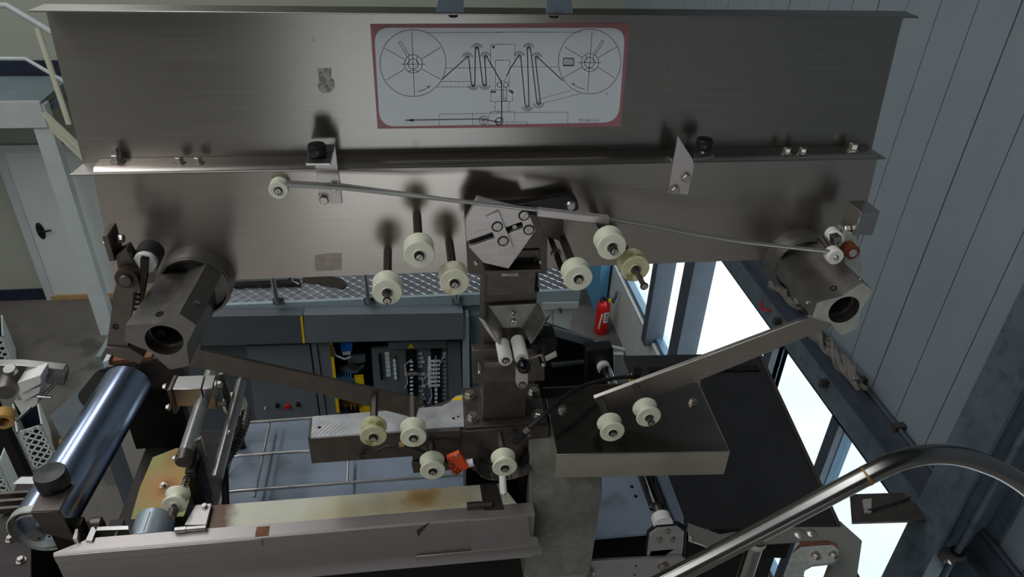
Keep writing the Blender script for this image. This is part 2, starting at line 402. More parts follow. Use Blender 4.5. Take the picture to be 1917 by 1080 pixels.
# conduit on top of the girder
cd = T('conduit_pipe', 'thin grey pipe running along the top edge of the girder', 'pipe', (XW - .03, 3, zg2))
MB().cyl((XG + .08, .9, zg2 + .012), (XG + .08, 5.2, zg2 + .012), .011).build('pipe', 'girder_paint', cd)
for px, py in ((1606, 720), (1677, 808)):
    q = PX(px, py, XG + .08); MB().box(XG + .055, XW, q.y - .02, q.y + .02, zg2 - .01, zg2 + .03).build('clip', 'dark_steel', cd)
# cable bundles lying on the girder
for nm, pa, pb_, lab, nn in (('cable_bundle', (1518, 612), (1612, 718), 'bundle of twisted grey-brown cables hanging along the girder below the right reel hub', 7),
                         ('cable_bundle', (1450, 528), (1496, 566), 'short tangle of grey cables behind the right reel hub', 5)):
    a, b = PX(*pa, XG - .02), PX(*pb_, XG - .02); t = T(nm, lab, 'cable', a)
    for j in range(nn):
        q = []
        ph = random.random() * 6; rr = .026 + .03 * random.random()
        for i in range(22):
            f = i / 21; c = a.lerp(b, f); an = ph + f * (7 + j)
            q.append(c + V((math.cos(an) * rr * .6, .03 * math.sin(f * 9 + j), math.sin(an) * rr)))
        MB().tube(q, .014, 8).build('cable', 'cable_grey', t)
    MB().box(XG - .05, XG, (a.y + b.y) / 2 - .015, (a.y + b.y) / 2 + .015, zg1 - .05, zg1).build('tie', 'dark_steel', t)
hk = PX(1438, 581, XG - .02)
MB().tube([hk + V((.02, 0, .0)), hk, hk + V((-.03, .03, -.01)), hk + V((-.03, .06, .04))], .008, 8).build('red_hook', 'red_paint'); tag(bpy.data.objects['red_hook'], 'small red hook on the girder in front of the bright window', 'hook')
# column at the right
XCn = 2.30
yc1 = PX(1824, 720, XCn).y; yc0 = PX(1886, 780, XCn).y
cl = T('trim_9', 'galvanised steel column standing against the right wall', 'column', (XCn, yc0, ZF)); del cl['category']; struct(cl)
MB().box(XCn, XCn + .02, yc0, yc1, ZF, ZC).build('flange', 'galvanised', cl)
ymid = (yc0 + yc1) / 2
MB().box(XCn + .02, XW, ymid - .02, ymid + .02, ZF, ZC).build('web', 'galvanised', cl)
MB().box(XW - .02, XW, yc0, yc1, ZF, ZC).build('wall_flange', 'galvanised', cl)
pp = PX(1838, 950, XCn + .1)
t = T('conduit_pipe', 'vertical grey conduit pipe fixed to the column with a clip', 'pipe', (pp.x, pp.y, ZF))
MB().cyl((pp.x, pp.y, ZF), (pp.x, pp.y, ZC), .016).build('pipe', 'galvanised', t)
q = PX(1795, 1043, XCn + .1)
MB().box(pp.x - .08, pp.x + .03, pp.y - .03, pp.y + .03, q.z - .02, q.z + .012).build('clip', 'cast_steel', t)
MB().lathe([(.017, -.02), (.03, -.02), (.03, .02), (.017, .02)], (pp.x, pp.y, q.z), (0, 0, 1)).build('clamp_ring', 'black_steel', t)
bolt((pp.x - .06, pp.y - .03, q.z), (0, -1, 0), .009, .02, t)
# steel cross arm between the column and the machine
t = T('support_arm', 'dark flat steel arm reaching from the column toward the black belt', 'bracket', PZ(1650, 965, -1.72))
za = PX(1732, 966, XCn).z
MB().prism([PZ(1592, 925, za), PZ(1690, 922, za), PZ(1732, 958, za), PZ(1732, 974, za), PZ(1596, 978, za)], (0, 0, -.012)).build('arm_plate', 'dark_steel', t)
MB().prism([PZ(1618, 962, za), PZ(1630, 962, za), PZ(1630, 936, za), PZ(1614, 938, za)], (0, 0, .012)).build('hook_plate', 'cast_face', t)
MB().tube([PZ(1625, 955, za + .012), PZ(1700, 932, za + .012), PZ(1704, 930, za - .02)], .005).build('wire', 'dark_steel', t)
# blue locker in the corner, door of the back wall
q0 = PZ(1114, 584, ZF); q1 = PZ(1134, 584, ZF)
bl_ = T('blue_locker', 'blue steel locker in the far corner behind the fire extinguisher', 'locker', (q0.x, q0.y, ZF))
MB().box(q0.x, q1.x + .0, q0.y + .02, YB - .05, ZF, ZF + 1.9).build('body', 'wall_blue', bl_, .004)
MB().box(q0.x + .01, q1.x - .01, q0.y, q0.y + .02, ZF + .04, ZF + 1.88).build('door_leaf', 'wall_blue', bl_, .002)
struct(MB().box(q1.x + .01, q1.x + .09, q0.y + .25, q0.y + .35, ZF, ZT).build('trim_8', 'girder_paint'), 'dark steel post beside the blue locker')
a = PY(18, 290, YB); bb = PY(92, 555, YB); xs = (a.x + bb.x) / 2 - .02; zt = PY(80, 283, YB).z
d1 = T('door_1', 'white door with a black lever handle in the back wall', 'door', (xs, YB, ZF)); del d1['category']; struct(d1)
MB().box(xs - .06, xs + .04, YB - .05, YB, ZF, zt).box(xs + 1.0, xs + 1.1, YB - .05, YB, ZF, zt).box(xs - .06, xs + 1.1, YB - .05, YB, zt, zt + .1).build('door_frame', 'white_paint', d1)
MB().box(xs + .04, xs + 1.0, YB - .025, YB, ZF + .06, zt).build('door_leaf', 'door_paint', d1)
MB().box(xs + .0, xs + 2.2, YB - .06, YB - .026, ZF, ZF + .06).build('threshold', 'wood', d1)
h = PY(78, 430, YB)
dh = MB().lathe([(0, 0), (.045, 0), (.05, .008), (.045, .016), (0, .018)], (0, 0, 0), (0, -1, 0)); dh.v = [V((v.x, v.y, v.z * 2.4)) + V((h.x, YB - .025, h.z)) for v in dh.v]
dh = dh.build('handle_rose', 'black_plastic', d1)
MB().tube([(h.x, YB - .03, h.z + .02), (h.x, YB - .08, h.z + .02), (h.x + .05, YB - .085, h.z + .015), (h.x + .15, YB - .085, h.z + .03)], .012).build('handle', 'black_plastic', d1)
struct(MB().box(XL, xs - .06, YB - .03, YB, ZF, ZF + .16).build('baseboard_back', 'skirting_blue'), 'dark blue skirting along the back wall')
# stair landing at the left
zl = PY(40, 190, 8.1).z; xe = PY(80, 200, 8.1).x
ld = T('stair_landing', 'grey stair landing with a white steel post by the back wall', 'landing', (xe - .1, 8.1, ZF)); ld['kind'] = 'structure'; del ld['category']
MB().box(XL, xe, 8.1, YB, zl - .03, zl).build('landing_floor', 'landing_floor', ld)
MB().box(XL, xe, 8.06, 8.1, zl - .27, zl + .01).build('fascia', 'white_paint', ld)
MB().box(XL, xe, YB - .03, YB, zl, zl + .17).build('skirting', 'skirting_blue', ld)
pA, pB = PY(64, 240, 8.1), PY(98, 240, 8.1)
MB().box(pA.x, pB.x, 8.08, 8.2, ZF, zl - .03).build('post', 'white_paint', ld)
# stair flight with its cream railing
st = T('stair_railing', 'cream painted stair stringer and railing descending behind the panel', 'stair', PY(90, 215, 8.05)); st['kind'] = 'structure'; del st['category']
YR = 7.95
a, b = PY(82, 212, YR), PY(160, 285, YR); dd = (b - a)
MB().prism([a, a + dd * 2.0, a + dd * 2.0 + V((0, 0, -.2)), a + V((.02, 0, -.2))], (0, .03, 0)).build('stringer', 'cream_paint', st)
MB().obox(a + dd, dd, (0, .05, 0), (0, 0, .012)).build('stringer_flange', 'cream_paint', st)
MB().tube([PY(70, 52, YR), PY(129, 232, YR)], .028).build('baluster', 'cream_paint', st)
MB().tube([PY(-60, 9, YR), PY(12, 10, YR), PY(88, 55, YR), PY(150, 95, YR), PY(300, 192, YR)], .028).build('handrail', 'white_paint', st)
MB().tube([PY(-60, 109, YR), PY(48, 110, YR), PY(112, 148, YR), PY(200, 205, YR)], .02).build('knee_rail', 'white_paint', st)
MB().prism([PY(80, 200, 8.2), PY(118, 178, 8.2), PY(126, 190, 8.2), PY(92, 208, 8.2)], (0, .25, 0)).build('step', 'girder_paint', st)
# ------------------------------------------------------------------ photographer's platform (out of view below; it carries the handrail)
pf = T('platform', 'steel platform in front of the machine', 'platform', (0, -.3, ZF)); pf['kind'] = 'structure'; del pf['category']
MB().box(-2.2, 1.9, -1.0, .98, -1.70, -1.66).build('deck', 'deck_aluminium', pf)
for x in (-2.1, 1.8):
    for y in (-.9, .9): MB().box(x - .04, x + .04, y - .04, y + .04, ZF, -1.70).build('leg', 'walkway_paint', pf)
# ================================================================== BACKGROUND: walkway, cabinet, extinguisher
YK = 3.2
zk = PY(690, 557, YK).z
wk = T('walkway', 'walkway of steel tread plate behind the machine with thin rail posts', 'walkway', (-.2, YK, zk))
xr_ = PY(1083, 560, YK).x
xwl = PY(345, 560, YK).x
MB().box(xwl, xr_, YK, YK + 1.3, zk - .012, zk).build('deck_plate', 'tread_plate', wk)
bars = MB(); rng = random.Random(3)
nx = 0
x = xwl + .02
while x < xr_ - .02:                                    # raised tear-drop bars of the tread plate
    y = YK + .02; j = 0
    while y < YK + .62:
        s_ = 1 if (nx + j) % 2 else -1
        c = V((x, y, zk)); u = V((.0145, .0145 * s_, 0)); w_ = V((-.0042 * s_, .0042, 0)); up = V((0, 0, .003))
        bars.add([c - u, c - w_, c + u, c + w_, c - u * .5 + up, c - w_ * .5 + up, c + u * .5 + up, c + w_ * .5 + up],
                 [(4, 5, 6, 7), (0, 1, 5, 4), (1, 2, 6, 5), (2, 3, 7, 6), (3, 0, 4, 7)])
        y += .030; j += 1
    x += .030; nx += 1
o = bars.build('tread_bars', 'tread_plate', wk); o['kind'] = 'stuff'
zf2 = PY(690, 576, YK).z; zf3 = PY(690, 592, YK + .02).z
MB().box(xwl, xr_, YK - .02, YK, zf2, zk + .004).build('fascia', 'walkway_paint', wk)
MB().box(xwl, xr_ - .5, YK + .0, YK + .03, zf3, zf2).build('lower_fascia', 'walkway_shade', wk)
for px in (521, 691, 856):
    p = PY(px, 566, YK - .03)
    MB().box(p.x - .027, p.x + .027, YK - .028, YK - .02, p.z - .014, p.z + .025).build('post_foot', 'galvanised', wk)
    MB().tube([(p.x, YK - .028, p.z + .0), (p.x - .004, YK - .045, p.z + .03), (p.x - .004, YK - .045, p.z + .3), (p.x - .004, YK - .045, p.z + .95)], .012).build('rail_post', 'rod_steel', wk)
    bolt((p.x + .018, YK - .028, p.z - .004), (0, -1, 0), .005, .006, wk)
# something dark lying on the walkway
t = T('steel_tray', 'grey steel tray with a black rim lying on the tread plate', 'tray', PZ(490, 530, zk))
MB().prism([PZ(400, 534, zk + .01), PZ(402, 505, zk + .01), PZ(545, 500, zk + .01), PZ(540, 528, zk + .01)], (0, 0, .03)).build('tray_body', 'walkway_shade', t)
MB().prism([PZ(395, 541, zk + .004), PZ(396, 536, zk + .004), PZ(562, 528, zk + .004), PZ(563, 536, zk + .004)], (0, 0, .02)).build('rim', 'black_steel', t)
MB().tube([PZ(546, 500, zk + .02), PZ(548, 527, zk + .02), PZ(560, 532, zk + .02)], .006).build('handle', 'steel', t)
# oil stain
MB().prism([PZ(x_, y_, zk + .0036) for x_, y_ in ((566, 528), (600, 533), (640, 541), (652, 534), (640, 522), (600, 512), (568, 514))], (0, 0, .0006)).build('oil_stain', 'stain_dark', wk)
# cabinet under the walkway
cb = T('control_cabinet', 'grey control cabinet under the walkway with an open relay compartment', 'cabinet', (-.4, YK, ZF))
YC = 3.16
def quadY(pts, y): return [PY(px, py, y) for px, py in pts]
def panelY(name, m, pts, y, th=.015, parent=cb, bevel=0): return MB().prism(quadY(pts, y), (0, th, 0)).build(name, m, parent, bevel)
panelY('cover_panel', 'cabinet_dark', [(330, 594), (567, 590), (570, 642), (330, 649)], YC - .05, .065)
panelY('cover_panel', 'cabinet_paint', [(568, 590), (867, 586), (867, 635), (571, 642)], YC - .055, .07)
panelY('warning_strip', 'yellow_paint', [(562, 592), (566, 592), (571, 642), (567, 643)], YC - .058, .002)
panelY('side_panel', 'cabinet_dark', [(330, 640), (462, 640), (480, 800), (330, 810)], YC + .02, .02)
dr = panelY('cabinet_door', 'cabinet_paint', [(461, 649), (579, 645), (599, 790), (480, 795)], YC, .02)
panelY('frame_post', 'cabinet_paint', [(582, 642), (592, 641), (612, 790), (602, 790)], YC - .01, .03)
panelY('frame_post', 'cabinet_paint', [(594, 641), (619, 640), (637, 790), (614, 790)], YC + .0, .03)
for px, py, m_, r_ in ((497, 762, 'label_white', .004), (519, 757, 'black_plastic', .011), (539, 759, 'red_paint', .014), (558, 755, 'black_plastic', .011)):
    p = PY(px, py, YC); MB().lathe([(r_, 0), (r_, .012), (r_ * .8, .02), (0, .021)], p, (0, -1, 0), 16).build('push_button', m_, dr)
panelY('warning_strip', 'yellow_paint', [(617, 643), (622, 642), (636, 772), (630, 772)], YC - .004, .006)
# open compartment: back, side and contents
YI = YC + .22
panelY('compartment_back', 'black_steel', [(605, 600), (900, 600), (900, 790), (620, 800)], YI, .02)
panelY('hook', 'brass', [(616, 648), (623, 645), (624, 668), (619, 668)], YC - .01, .005)
panelY('valve_block', 'blue_plastic', [(637, 642), (660, 642), (659, 657), (638, 658)], YC + .05, .06)
panelY('valve_foot', 'label_white', [(640, 658), (657, 657), (656, 664), (642, 665)], YC + .06, .05)
panelY('clamp_bar', 'galvanised', [(650, 668), (683, 666), (684, 678), (651, 682)], YC + .06, .02)
panelY('clamp_bar', 'galvanised', [(634, 688), (682, 686), (668, 699), (640, 698)], YC + .07, .02)
_c = PY(661, 683, YC + .06); MB().cyl(_c, _c + V((0, -.02, 0)), .02).build('round_switch', 'dark_steel', cb)
MB().tube([PY(622, 648, YC + .04), PY(628, 665, YC + .02), PY(645, 672, YC + .02), PY(656, 668, YC + .05)], .006, 8).build('hose', 'wire_white', cb)
for k in range(6):
    x0 = 631 + k * 5
    MB().tube([PY(x0, 699, YC + .08), PY(x0 + 1, 706, YC + .03), PY(x0 + 9, 715, YC + .05), PY(x0 + 14, 724, YC + .1)], .0035, 6).build('wire', 'light_blue', cb)
panelY('terminal_block', 'yellow_paint', [(663, 708), (680, 707), (682, 722), (665, 722)], YC + .05, .03)
panelY('terminal_block', 'brass', [(638, 752), (671, 749), (672, 760), (640, 762)], YC + .06, .02)
for px in (646, 657, 664):
    p = PY(px, 758, YC + .05); MB().cyl(p, p + V((0, 0, -.03)), .004, 8).cyl(p + V((0, 0, .02)), p + V((0, 0, .035)), .003, 8).build('terminal_pin', 'brass', cb)
panelY('terminal_block', 'yellow_paint', [(672, 762), (692, 760), (694, 775), (674, 775)], YC + .08, .03)
# relay board
rb = panelY('relay_board', 'cabinet_paint', [(695, 653), (838, 645), (842, 800), (705, 800)], YC + .06, .02)
def onb(px, py): return PY(px, py, YC + .06)
def chip(name, m, px, py, w, hh, th=.012):
    p = onb(px, py); k = PY(px + w, py, YC + .06).x - p.x; kz = p.z - PY(px, py + hh, YC + .06).z
    return MB().box(p.x, p.x + k, p.y - th, p.y, p.z - kz, p.z).build(name, m, rb)
for k in range(6):
    chip('fuse_label', 'terminal_white', 720 + k * .6, 659 + k * 7.9, 8.5, 6, .004)
    p = onb(738 + k * .6, 666 + k * 7.9)
    MB().lathe([(.0085, 0), (.0085, .012), (.007, .016), (0, .016)], p, (0, -1, 0), 14).build('fuse_cap', 'terminal_white' if k else 'brass', rb)
    MB().cyl(onb(711 + k * .7, 663 + k * 8), onb(711 + k * .7, 663 + k * 8) + V((0, -.03, 0)), .0075, 12).build('fuse_holder', 'black_plastic', rb)
chip('din_rail_block', 'black_plastic', 759, 655, 21, 122, .035)
chip('din_rail_block', 'black_plastic', 806, 653, 19, 122, .035)
for k in range(14):
    chip('relay_tag', 'terminal_white', 767, 668 + k * 7.4, 6, 2.6, .04)
    if k not in (4, 7): chip('wire_marker', 'terminal_white', 780 + k * .2, 660 + k * 7.6, 10 + (k % 3) * 2, 4.0, .008)
    chip('wire_marker', 'terminal_white', 826, 659 + k * 7.6, 9, 4.2, .008)
    chip('relay_tag', 'terminal_white', 801 if k < 7 else 813, 667 + k * 7.6, 22 if k < 7 else 5, 2.8, .042)
for q in ([(770, 662), (757, 673), (760, 690), (763, 705), (757, 716)], [(806, 675), (800, 690), (790, 702), (792, 712), (803, 705), (806, 720), (808, 730), (801, 745)], [(815, 655), (816, 690), (814, 712), (818, 730)], [(832, 650), (827, 660), (822, 672)], [(812, 662), (811, 700), (818, 715)]):
    MB().tube([onb(*p_) + V((0, -.05, 0)) for p_ in q], .0022, 6).build('wire', 'wire_white', rb)
chip('din_rail', 'aluminium', 757, 690, 24, 4, .045); chip('din_rail', 'aluminium', 764, 738, 26, 6, .045)
panelY('warning_plate', 'cabinet_paint', [(727, 641), (836, 637), (837, 651), (728, 653)], YC + .03, .03)
tri = quadY([(769, 641), (775, 651), (764, 651)], YC + .028); MB().prism(tri, (0, -.002, 0)).build('warning_triangle', 'yellow_paint', rb)
panelY('cabinet_post', 'cabinet_paint', [(838, 640), (862, 640), (866, 770), (842, 772)], YC + .03, .04)
panelY('cabinet_post', 'walkway_paint', [(866, 592), (878, 592), (880, 770), (868, 770)], YC - .04, .06)
panelY('cabinet_side', 'cabinet_paint', [(879, 590), (1000, 588), (1000, 770), (884, 770)], YC + .0, .3)
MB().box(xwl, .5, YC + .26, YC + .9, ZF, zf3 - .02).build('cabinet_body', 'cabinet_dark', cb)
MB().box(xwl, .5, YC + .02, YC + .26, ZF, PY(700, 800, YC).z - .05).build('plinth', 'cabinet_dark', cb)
# white sheet-metal stand right of the column, under the walkway edge
ws_ = T('sheet_stand', 'white sheet-metal stand carrying the right end of the walkway', 'stand', PY(1050, 640, 3.3))
MB().prism(quadY([(1016, 568), (1084, 566), (1082, 577), (1016, 580)], 3.17), (0, .02, 0)).build('top_rail', 'white_paint', ws_)
MB().prism(quadY([(1016, 580), (1033, 580), (1034, 660), (1016, 660)], 3.2), (0, .02, 0)).build('leg_panel', 'white_paint', ws_)
MB().prism(quadY([(1036, 580), (1073, 578), (1058, 660), (1037, 660)], 3.2), (0, .02, 0)).build('leg_panel', 'white_paint', ws_)
MB().prism([PY(1016, 655, 3.2), PY(1058, 655, 3.2), PY(1058, 655, 3.2) + V((0, 0, -1)), PY(1016, 655, 3.2) + V((0, 0, -1))], (0, .04, 0)).build('leg_panel', 'white_paint', ws_)
p = PY(1016, 655, 3.2); MB().box(p.x + .02, p.x + .12, 3.2, 3.3, ZF, p.z - .9).build('leg', 'white_paint', ws_)
_p = PY(1048, 578, 3.17); MB().cyl(_p, _p + V((0, -.03, 0)), .008, 12).build('knob', 'dark_steel', ws_)
# fire extinguisher on the floor
e = PZ(1124, 621, ZF); R = .088
fe = T('fire_extinguisher', 'red fire extinguisher with a white label standing by the window wall', 'fire extinguisher', e)
bd = MB().lathe([(0, 0), (R * .92, 0), (R, .015), (R, .40), (R * .9, .44), (R * .6, .47), (R * .3, .485), (.02, .49), (0, .49)], e, (0, 0, 1), 28).build('cylinder', 'red_paint', fe)
MB().lathe([(.02, .49), (.024, .53), (.018, .545), (0, .55)], e, (0, 0, 1), 16).build('valve', 'black_plastic', fe)
MB().tube([e + V((0, 0, .53)), e + V((-.05, -.03, .56)), e + V((-.06, -.05, .50))], .012).tube([e + V((0, 0, .545)), e + V((-.02, -.09, .59))], .011).build('lever_handle', 'black_plastic', fe)
MB().lathe([(0, 0), (.022, 0), (.022, .02), (0, .02)], e + V((.06, -.03, .515)), (0, -1, 0), 16).build('gauge', 'yellow_paint', fe)
MB().tube([e + V((.02, 0, .52)), e + V((.1, .0, .5)), e + V((.13, .03, .42)), e + V((.16, .02, .55))], .013).build('hose', 'rubber', fe)
MB().tube([e + V((.11, .0, .45)), e + V((.165, .03, .60))], [.012, .02]).build('nozzle', 'galvanised', fe)
lb = []
for a_ in [math.radians(-95 + 7 * k) for k in range(8)]: lb.append((e.x + math.cos(a_) * (R + .001), e.y + math.sin(a_) * (R + .001)))
l = MB()
for (x0, y0), (x1, y1) in zip(lb[:-1], lb[1:]): l.add([(x0, y0, e.z + .2), (x1, y1, e.z + .2), (x1, y1, e.z + .36), (x0, y0, e.z + .36)], [(0, 1, 2, 3)])
lo = l.build('label', 'label_white', fe)
lm = MB()
for k, (zz, hh) in enumerate(((.31, .025), (.27, .018), (.235, .02))):
    for (x0, y0), (x1, y1) in zip(lb[2:5], lb[3:6]): lm.add([(e.x + (x0 - e.x) * 1.01, e.y + (y0 - e.y) * 1.01, e.z + zz), (e.x + (x1 - e.x) * 1.01, e.y + (y1 - e.y) * 1.01, e.z + zz), (e.x + (x1 - e.x) * 1.01, e.y + (y1 - e.y) * 1.01, e.z + zz + hh), (e.x + (x0 - e.x) * 1.01, e.y + (y0 - e.y) * 1.01, e.z + zz + hh)], [(0, 1, 2, 3)])
lm.build('label_print', 'ink_black', lo)
wm = MB()
for k in range(5):
    a_ = math.radians(-128 + 4 * k); c_ = V((e.x + math.cos(a_) * (R + .0012), e.y + math.sin(a_) * (R + .0012), e.z + .10 + .05 * k))
    tdir = V((-math.sin(a_), math.cos(a_), 0)) * .012
    wm.add([c_ - tdir, c_ + tdir, c_ + tdir + V((0, 0, .045)), c_ - tdir * .3 + V((0, 0, .045))], [(0, 1, 2, 3)])
wm.build('white_print', 'label_white', bd)
# crates at the left, low on the hall floor
def crate(px0, px1, z_bot, hgt, label, nx=7, nz=9):
    a, b = PZ(*px0, z_bot), PZ(*px1, z_bot); b.z = a.z
    t = T('lattice_crate', label, 'crate', (a + b) / 2, 'white lattice crates'); d = (b - a); u = d.normalized(); n = V((u.y, -u.x, 0)); dep = -n * .5
    L_ = d.length; up = V((0, 0, 1)); lat = MB(); th = -n * .012
    fr_ = .03
    def bar(p0, p1, w):
        p0, p1 = a + u * p0[0] + up * p0[1], a + u * p1[0] + up * p1[1]; s_ = (p1 - p0).normalized().cross(n) * w
        lat.prism([p0 - s_, p1 - s_, p1 + s_, p0 + s_], th)
    bar((0, fr_ / 2), (L_, fr_ / 2), fr_ / 2); bar((0, hgt - fr_ / 2), (L_, hgt - fr_ / 2), fr_ / 2)
    bar((fr_ / 2, 0), (fr_ / 2, hgt), fr_ / 2); bar((L_ - fr_ / 2, 0), (L_ - fr_ / 2, hgt), fr_ / 2)
    st = .085
    k = -hgt
    while k < L_:
        for sg in (1, -1):
            x0, x1 = max(k, 0), min(k + hgt, L_)
            if x1 - x0 > .02:
                if sg == 1: bar((x0, x0 - k), (x1, x1 - k), .007)
                else: bar((L_ - x0, x0 - k), (L_ - x1, x1 - k), .007)
        k += st
    lat.build('lattice_side', 'lattice_white', t)
    MB().prism([a, a + dep, a + dep + up * hgt, a + up * hgt], u * .015).build('solid_side', 'lattice_white', t)
    MB().prism([b, b + dep, b + dep + up * hgt, b + up * hgt], u * -.015).build('solid_side', 'lattice_white', t)
    MB().prism([a + dep, b + dep, b + dep + up * hgt, a + dep + up * hgt], n * .015).build('back_side', 'skirting_blue', t)
    MB().prism([a, b, b + dep, a + dep], up * .012).build('bottom', 'skirting_blue', t)
crate((62, 882), (109, 866), ZF, .52, 'white lattice crate on the floor beside the big steel roller')
crate((-36, 712), (33, 694), ZF, .5, 'white lattice crate at the left picture edge beyond the clamp')
crate((-60, 940), (26, 926), ZF, .42, 'dark lattice crate low on the floor under the clamp at the left edge')
# dark chute cover and odd boxes between the crates and the roller
t = T('chute_cover', 'dark grey sheet cover with a rounded glossy window behind the steel roller', 'cover', PZ(170, 760, -3.2))
zc = -3.2
MB().prism([PZ(93, 779, zc), PZ(186, 690, zc), PZ(222, 645, zc), PZ(236, 655, zc), PZ(150, 825, zc), PZ(130, 845, zc)], (0, 0, -.05)).build('sheet', 'cabinet_dark', t)
def rrz(c, r, z, n=5):
    c = [V((*p, 0)) for p in c]; out = []
    for i in range(4):
        p, a, b = c[i], c[i - 1], c[(i + 1) % 4]; ua, ub = (a - p).normalized() * r, (b - p).normalized() * r
        for k in range(n + 1):
            t_ = k / n; q = (p + ua) * (1 - t_) ** 2 + p * 2 * t_ * (1 - t_) + (p + ub) * t_ ** 2; out.append(PZ(q.x, q.y, z))
    return out
rw = rrz([(143, 745), (184, 694), (232, 690), (176, 782)], 12, zc + .002)
MB().prism(rw, (0, 0, .012)).build('rounded_window', 'black_gloss', t)
MB().prism([PZ(186, 690, zc - .02), PZ(225, 625, zc - .02), PZ(232, 625, zc - .02), PZ(196, 690, zc - .02)], (0, 0, .1)).build('rim', 'walkway_shade', t)
MB().box(PZ(170, 720, zc).x - .04, PZ(170, 720, zc).x + .04, PZ(170, 720, zc).y - .04, PZ(170, 720, zc).y + .04, ZF, zc - .05).build('leg', 'cabinet_dark', t)
q = PZ(128, 836, ZF); MB().box(q.x - .02, q.x + .25, q.y - .1, q.y + .2, ZF, ZF + .16).build('wooden_pallet_block', 'tan_tape', None, .006); tag(bpy.data.objects['wooden_pallet_block'], 'orange-brown wooden block on the floor between crate and roller', 'block')
# ================================================================== THE MACHINE: reel panel, plate, pulleys
YPN, YPL, ZBED = 1.45, 1.40, -1.80
TL, TR, BL, BR_ = PY(84, 13, YPN), PY(1693, 21, YPN), PY(157, 311, YPN), PY(1628, 291, YPN)
zt_, zb_ = (TL.z + TR.z) / 2, -.6095
pn = T('reel_backboard', 'long brushed stainless panel with folded top edge across the top', 'panel', ((TL.x + TR.x) / 2, YPN, zb_))
MB().prism([(TL.x, YPN, zt_), (TR.x, YPN, zt_), (BR_.x, YPN, zb_), (BL.x, YPN, zb_)], (0, .003, 0)).build('sheet', 'panel_steel', pn)
n0, n1 = PY(50, 13, YPL), PY(1724, 20, YPL)
MB().prism([(n0.x, YPL, zt_), (n1.x, YPL, zt_), (TR.x, YPN, zt_), (TL.x, YPN, zt_)], (0, 0, .003)).build('top_flange', 'panel_steel', pn, .0008)
f0, f1 = PY(133, 338, YPL - .002), PY(1657, 305, YPL - .002)
MB().prism([(f0.x, YPL - .002, zb_ - .004), (f1.x, YPL - .002, zb_ - .004), (BR_.x, YPN, zb_ - .004), (BL.x, YPN, zb_ - .004)], (0, 0, .003)).build('bottom_flange', 'panel_steel', pn, .0008)
for px in (848, 1037):
    p = PY(px, 20, YPN - .02); bolt((p.x, YPN - .022, zt_), (0, 0, -1), .009, .008, pn, 'black_steel')
    q = p
    s_ = -1 if px < 900 else 1
    MB().prism([(q.x - .018 * s_, YPN - .045, zt_ + .003), (q.x + .032 * s_, YPN - .045, zt_ + .003), (q.x + .014 * s_, YPN - .02, zt_ + .09), (q.x - .018 * s_, YPN - .02, zt_ + .09)], (0, .006, 0)).build('gusset', 'galvanised', pn)
# red framed diagram sign
YS = YPN - .0006
sg = T('diagram_sign', 'white threading diagram sign with a faded red border on the panel', 'sign', PY(935, 240, YS))
MB().prism([PY(693, 45, YS), PY(1180, 43, YS), PY(1162, 237, YS), PY(707, 241, YS)], (0, .0004, 0)).build('red_border', 'print_red', sg)
def rrect(tl, tr, br, bl, r, y, n=6):
    c = [V((*p, 0)) for p in (tl, tr, br, bl)]; out = []
    for i in range(4):
        p, a, b = c[i], c[i - 1], c[(i + 1) % 4]; ua, ub = (a - p).normalized() * r, (b - p).normalized() * r
        for k in range(n + 1):
            t_ = k / n; q = (p + ua) * (1 - t_) ** 2 + p * 2 * t_ * (1 - t_) + (p + ub) * t_ ** 2; out.append(PY(q.x, q.y, y))
    return out
MB().prism(rrect((700, 52), (1171, 52), (1158, 229), (711, 237), 30, YS - .0005), (0, .0004, 0)).build('white_face', 'sign_white', sg)
YI_ = YS - .0009
def ip(px, py): return PY(px, py, YI_)
NV = (0, -1, 0)
thin, thick = MB(), MB()
W1, W2 = .0012, .0024
def zl1(ox, oy, pts, w=W1, m=None, k=4.908, closed=False): ribbon(m or thin, [ip(ox + x / k, oy + y / k) for x, y in pts], w, NV, closed)
def arc(ox, oy, cx, cy, rx_, ry_, a0=0, a1=360, n=40, w=W1, m=None, k=4.908):
    pts = [(cx + rx_ * math.cos(math.radians(a0 + (a1 - a0) * i / n)), cy - ry_ * math.sin(math.radians(a0 + (a1 - a0) * i / n))) for i in range(n + 1)]
    zl1(ox, oy, pts, w, m, k)
def dash(ox, oy, p, q, on=28, off=9, w=W1 * .8):
    p, q = V((*p, 0)), V((*q, 0)); L_ = (q - p).length; s_ = 0; d = (q - p).normalized()
    while s_ < L_:
        e_ = min(s_ + on, L_); zl1(ox, oy, [(p + d * s_)[:2], (p + d * e_)[:2]], w); s_ += on + off
A = (690, 30); B = (930, 30)
# left reel
arc(*A, 408, 432, 303, 307, n=64)
for p in (((396, 140), (421, 732)), ((150, 297), (330, 400)), ((488, 394), (655, 292)), ((168, 586), (330, 488)), ((490, 488), (660, 580)), ((305, 442), (520, 442))): zl1(*A, p)
arc(*A, 411, 440, 83, 84); arc(*A, 409, 440, 47, 47)
arc(*A, 411, 530, 55, 32, 30, 150, 12); arc(*A, 315, 405, 60, 45, -60, 35, 12); arc(*A, 505, 400, 65, 55, 150, 230, 12)
zl1(*A, [(352, 372), (278, 245), (290, 233), (302, 240), (372, 360)])
arc(*A, 440, 560, 150, 132, 275, 322, 12, W1)
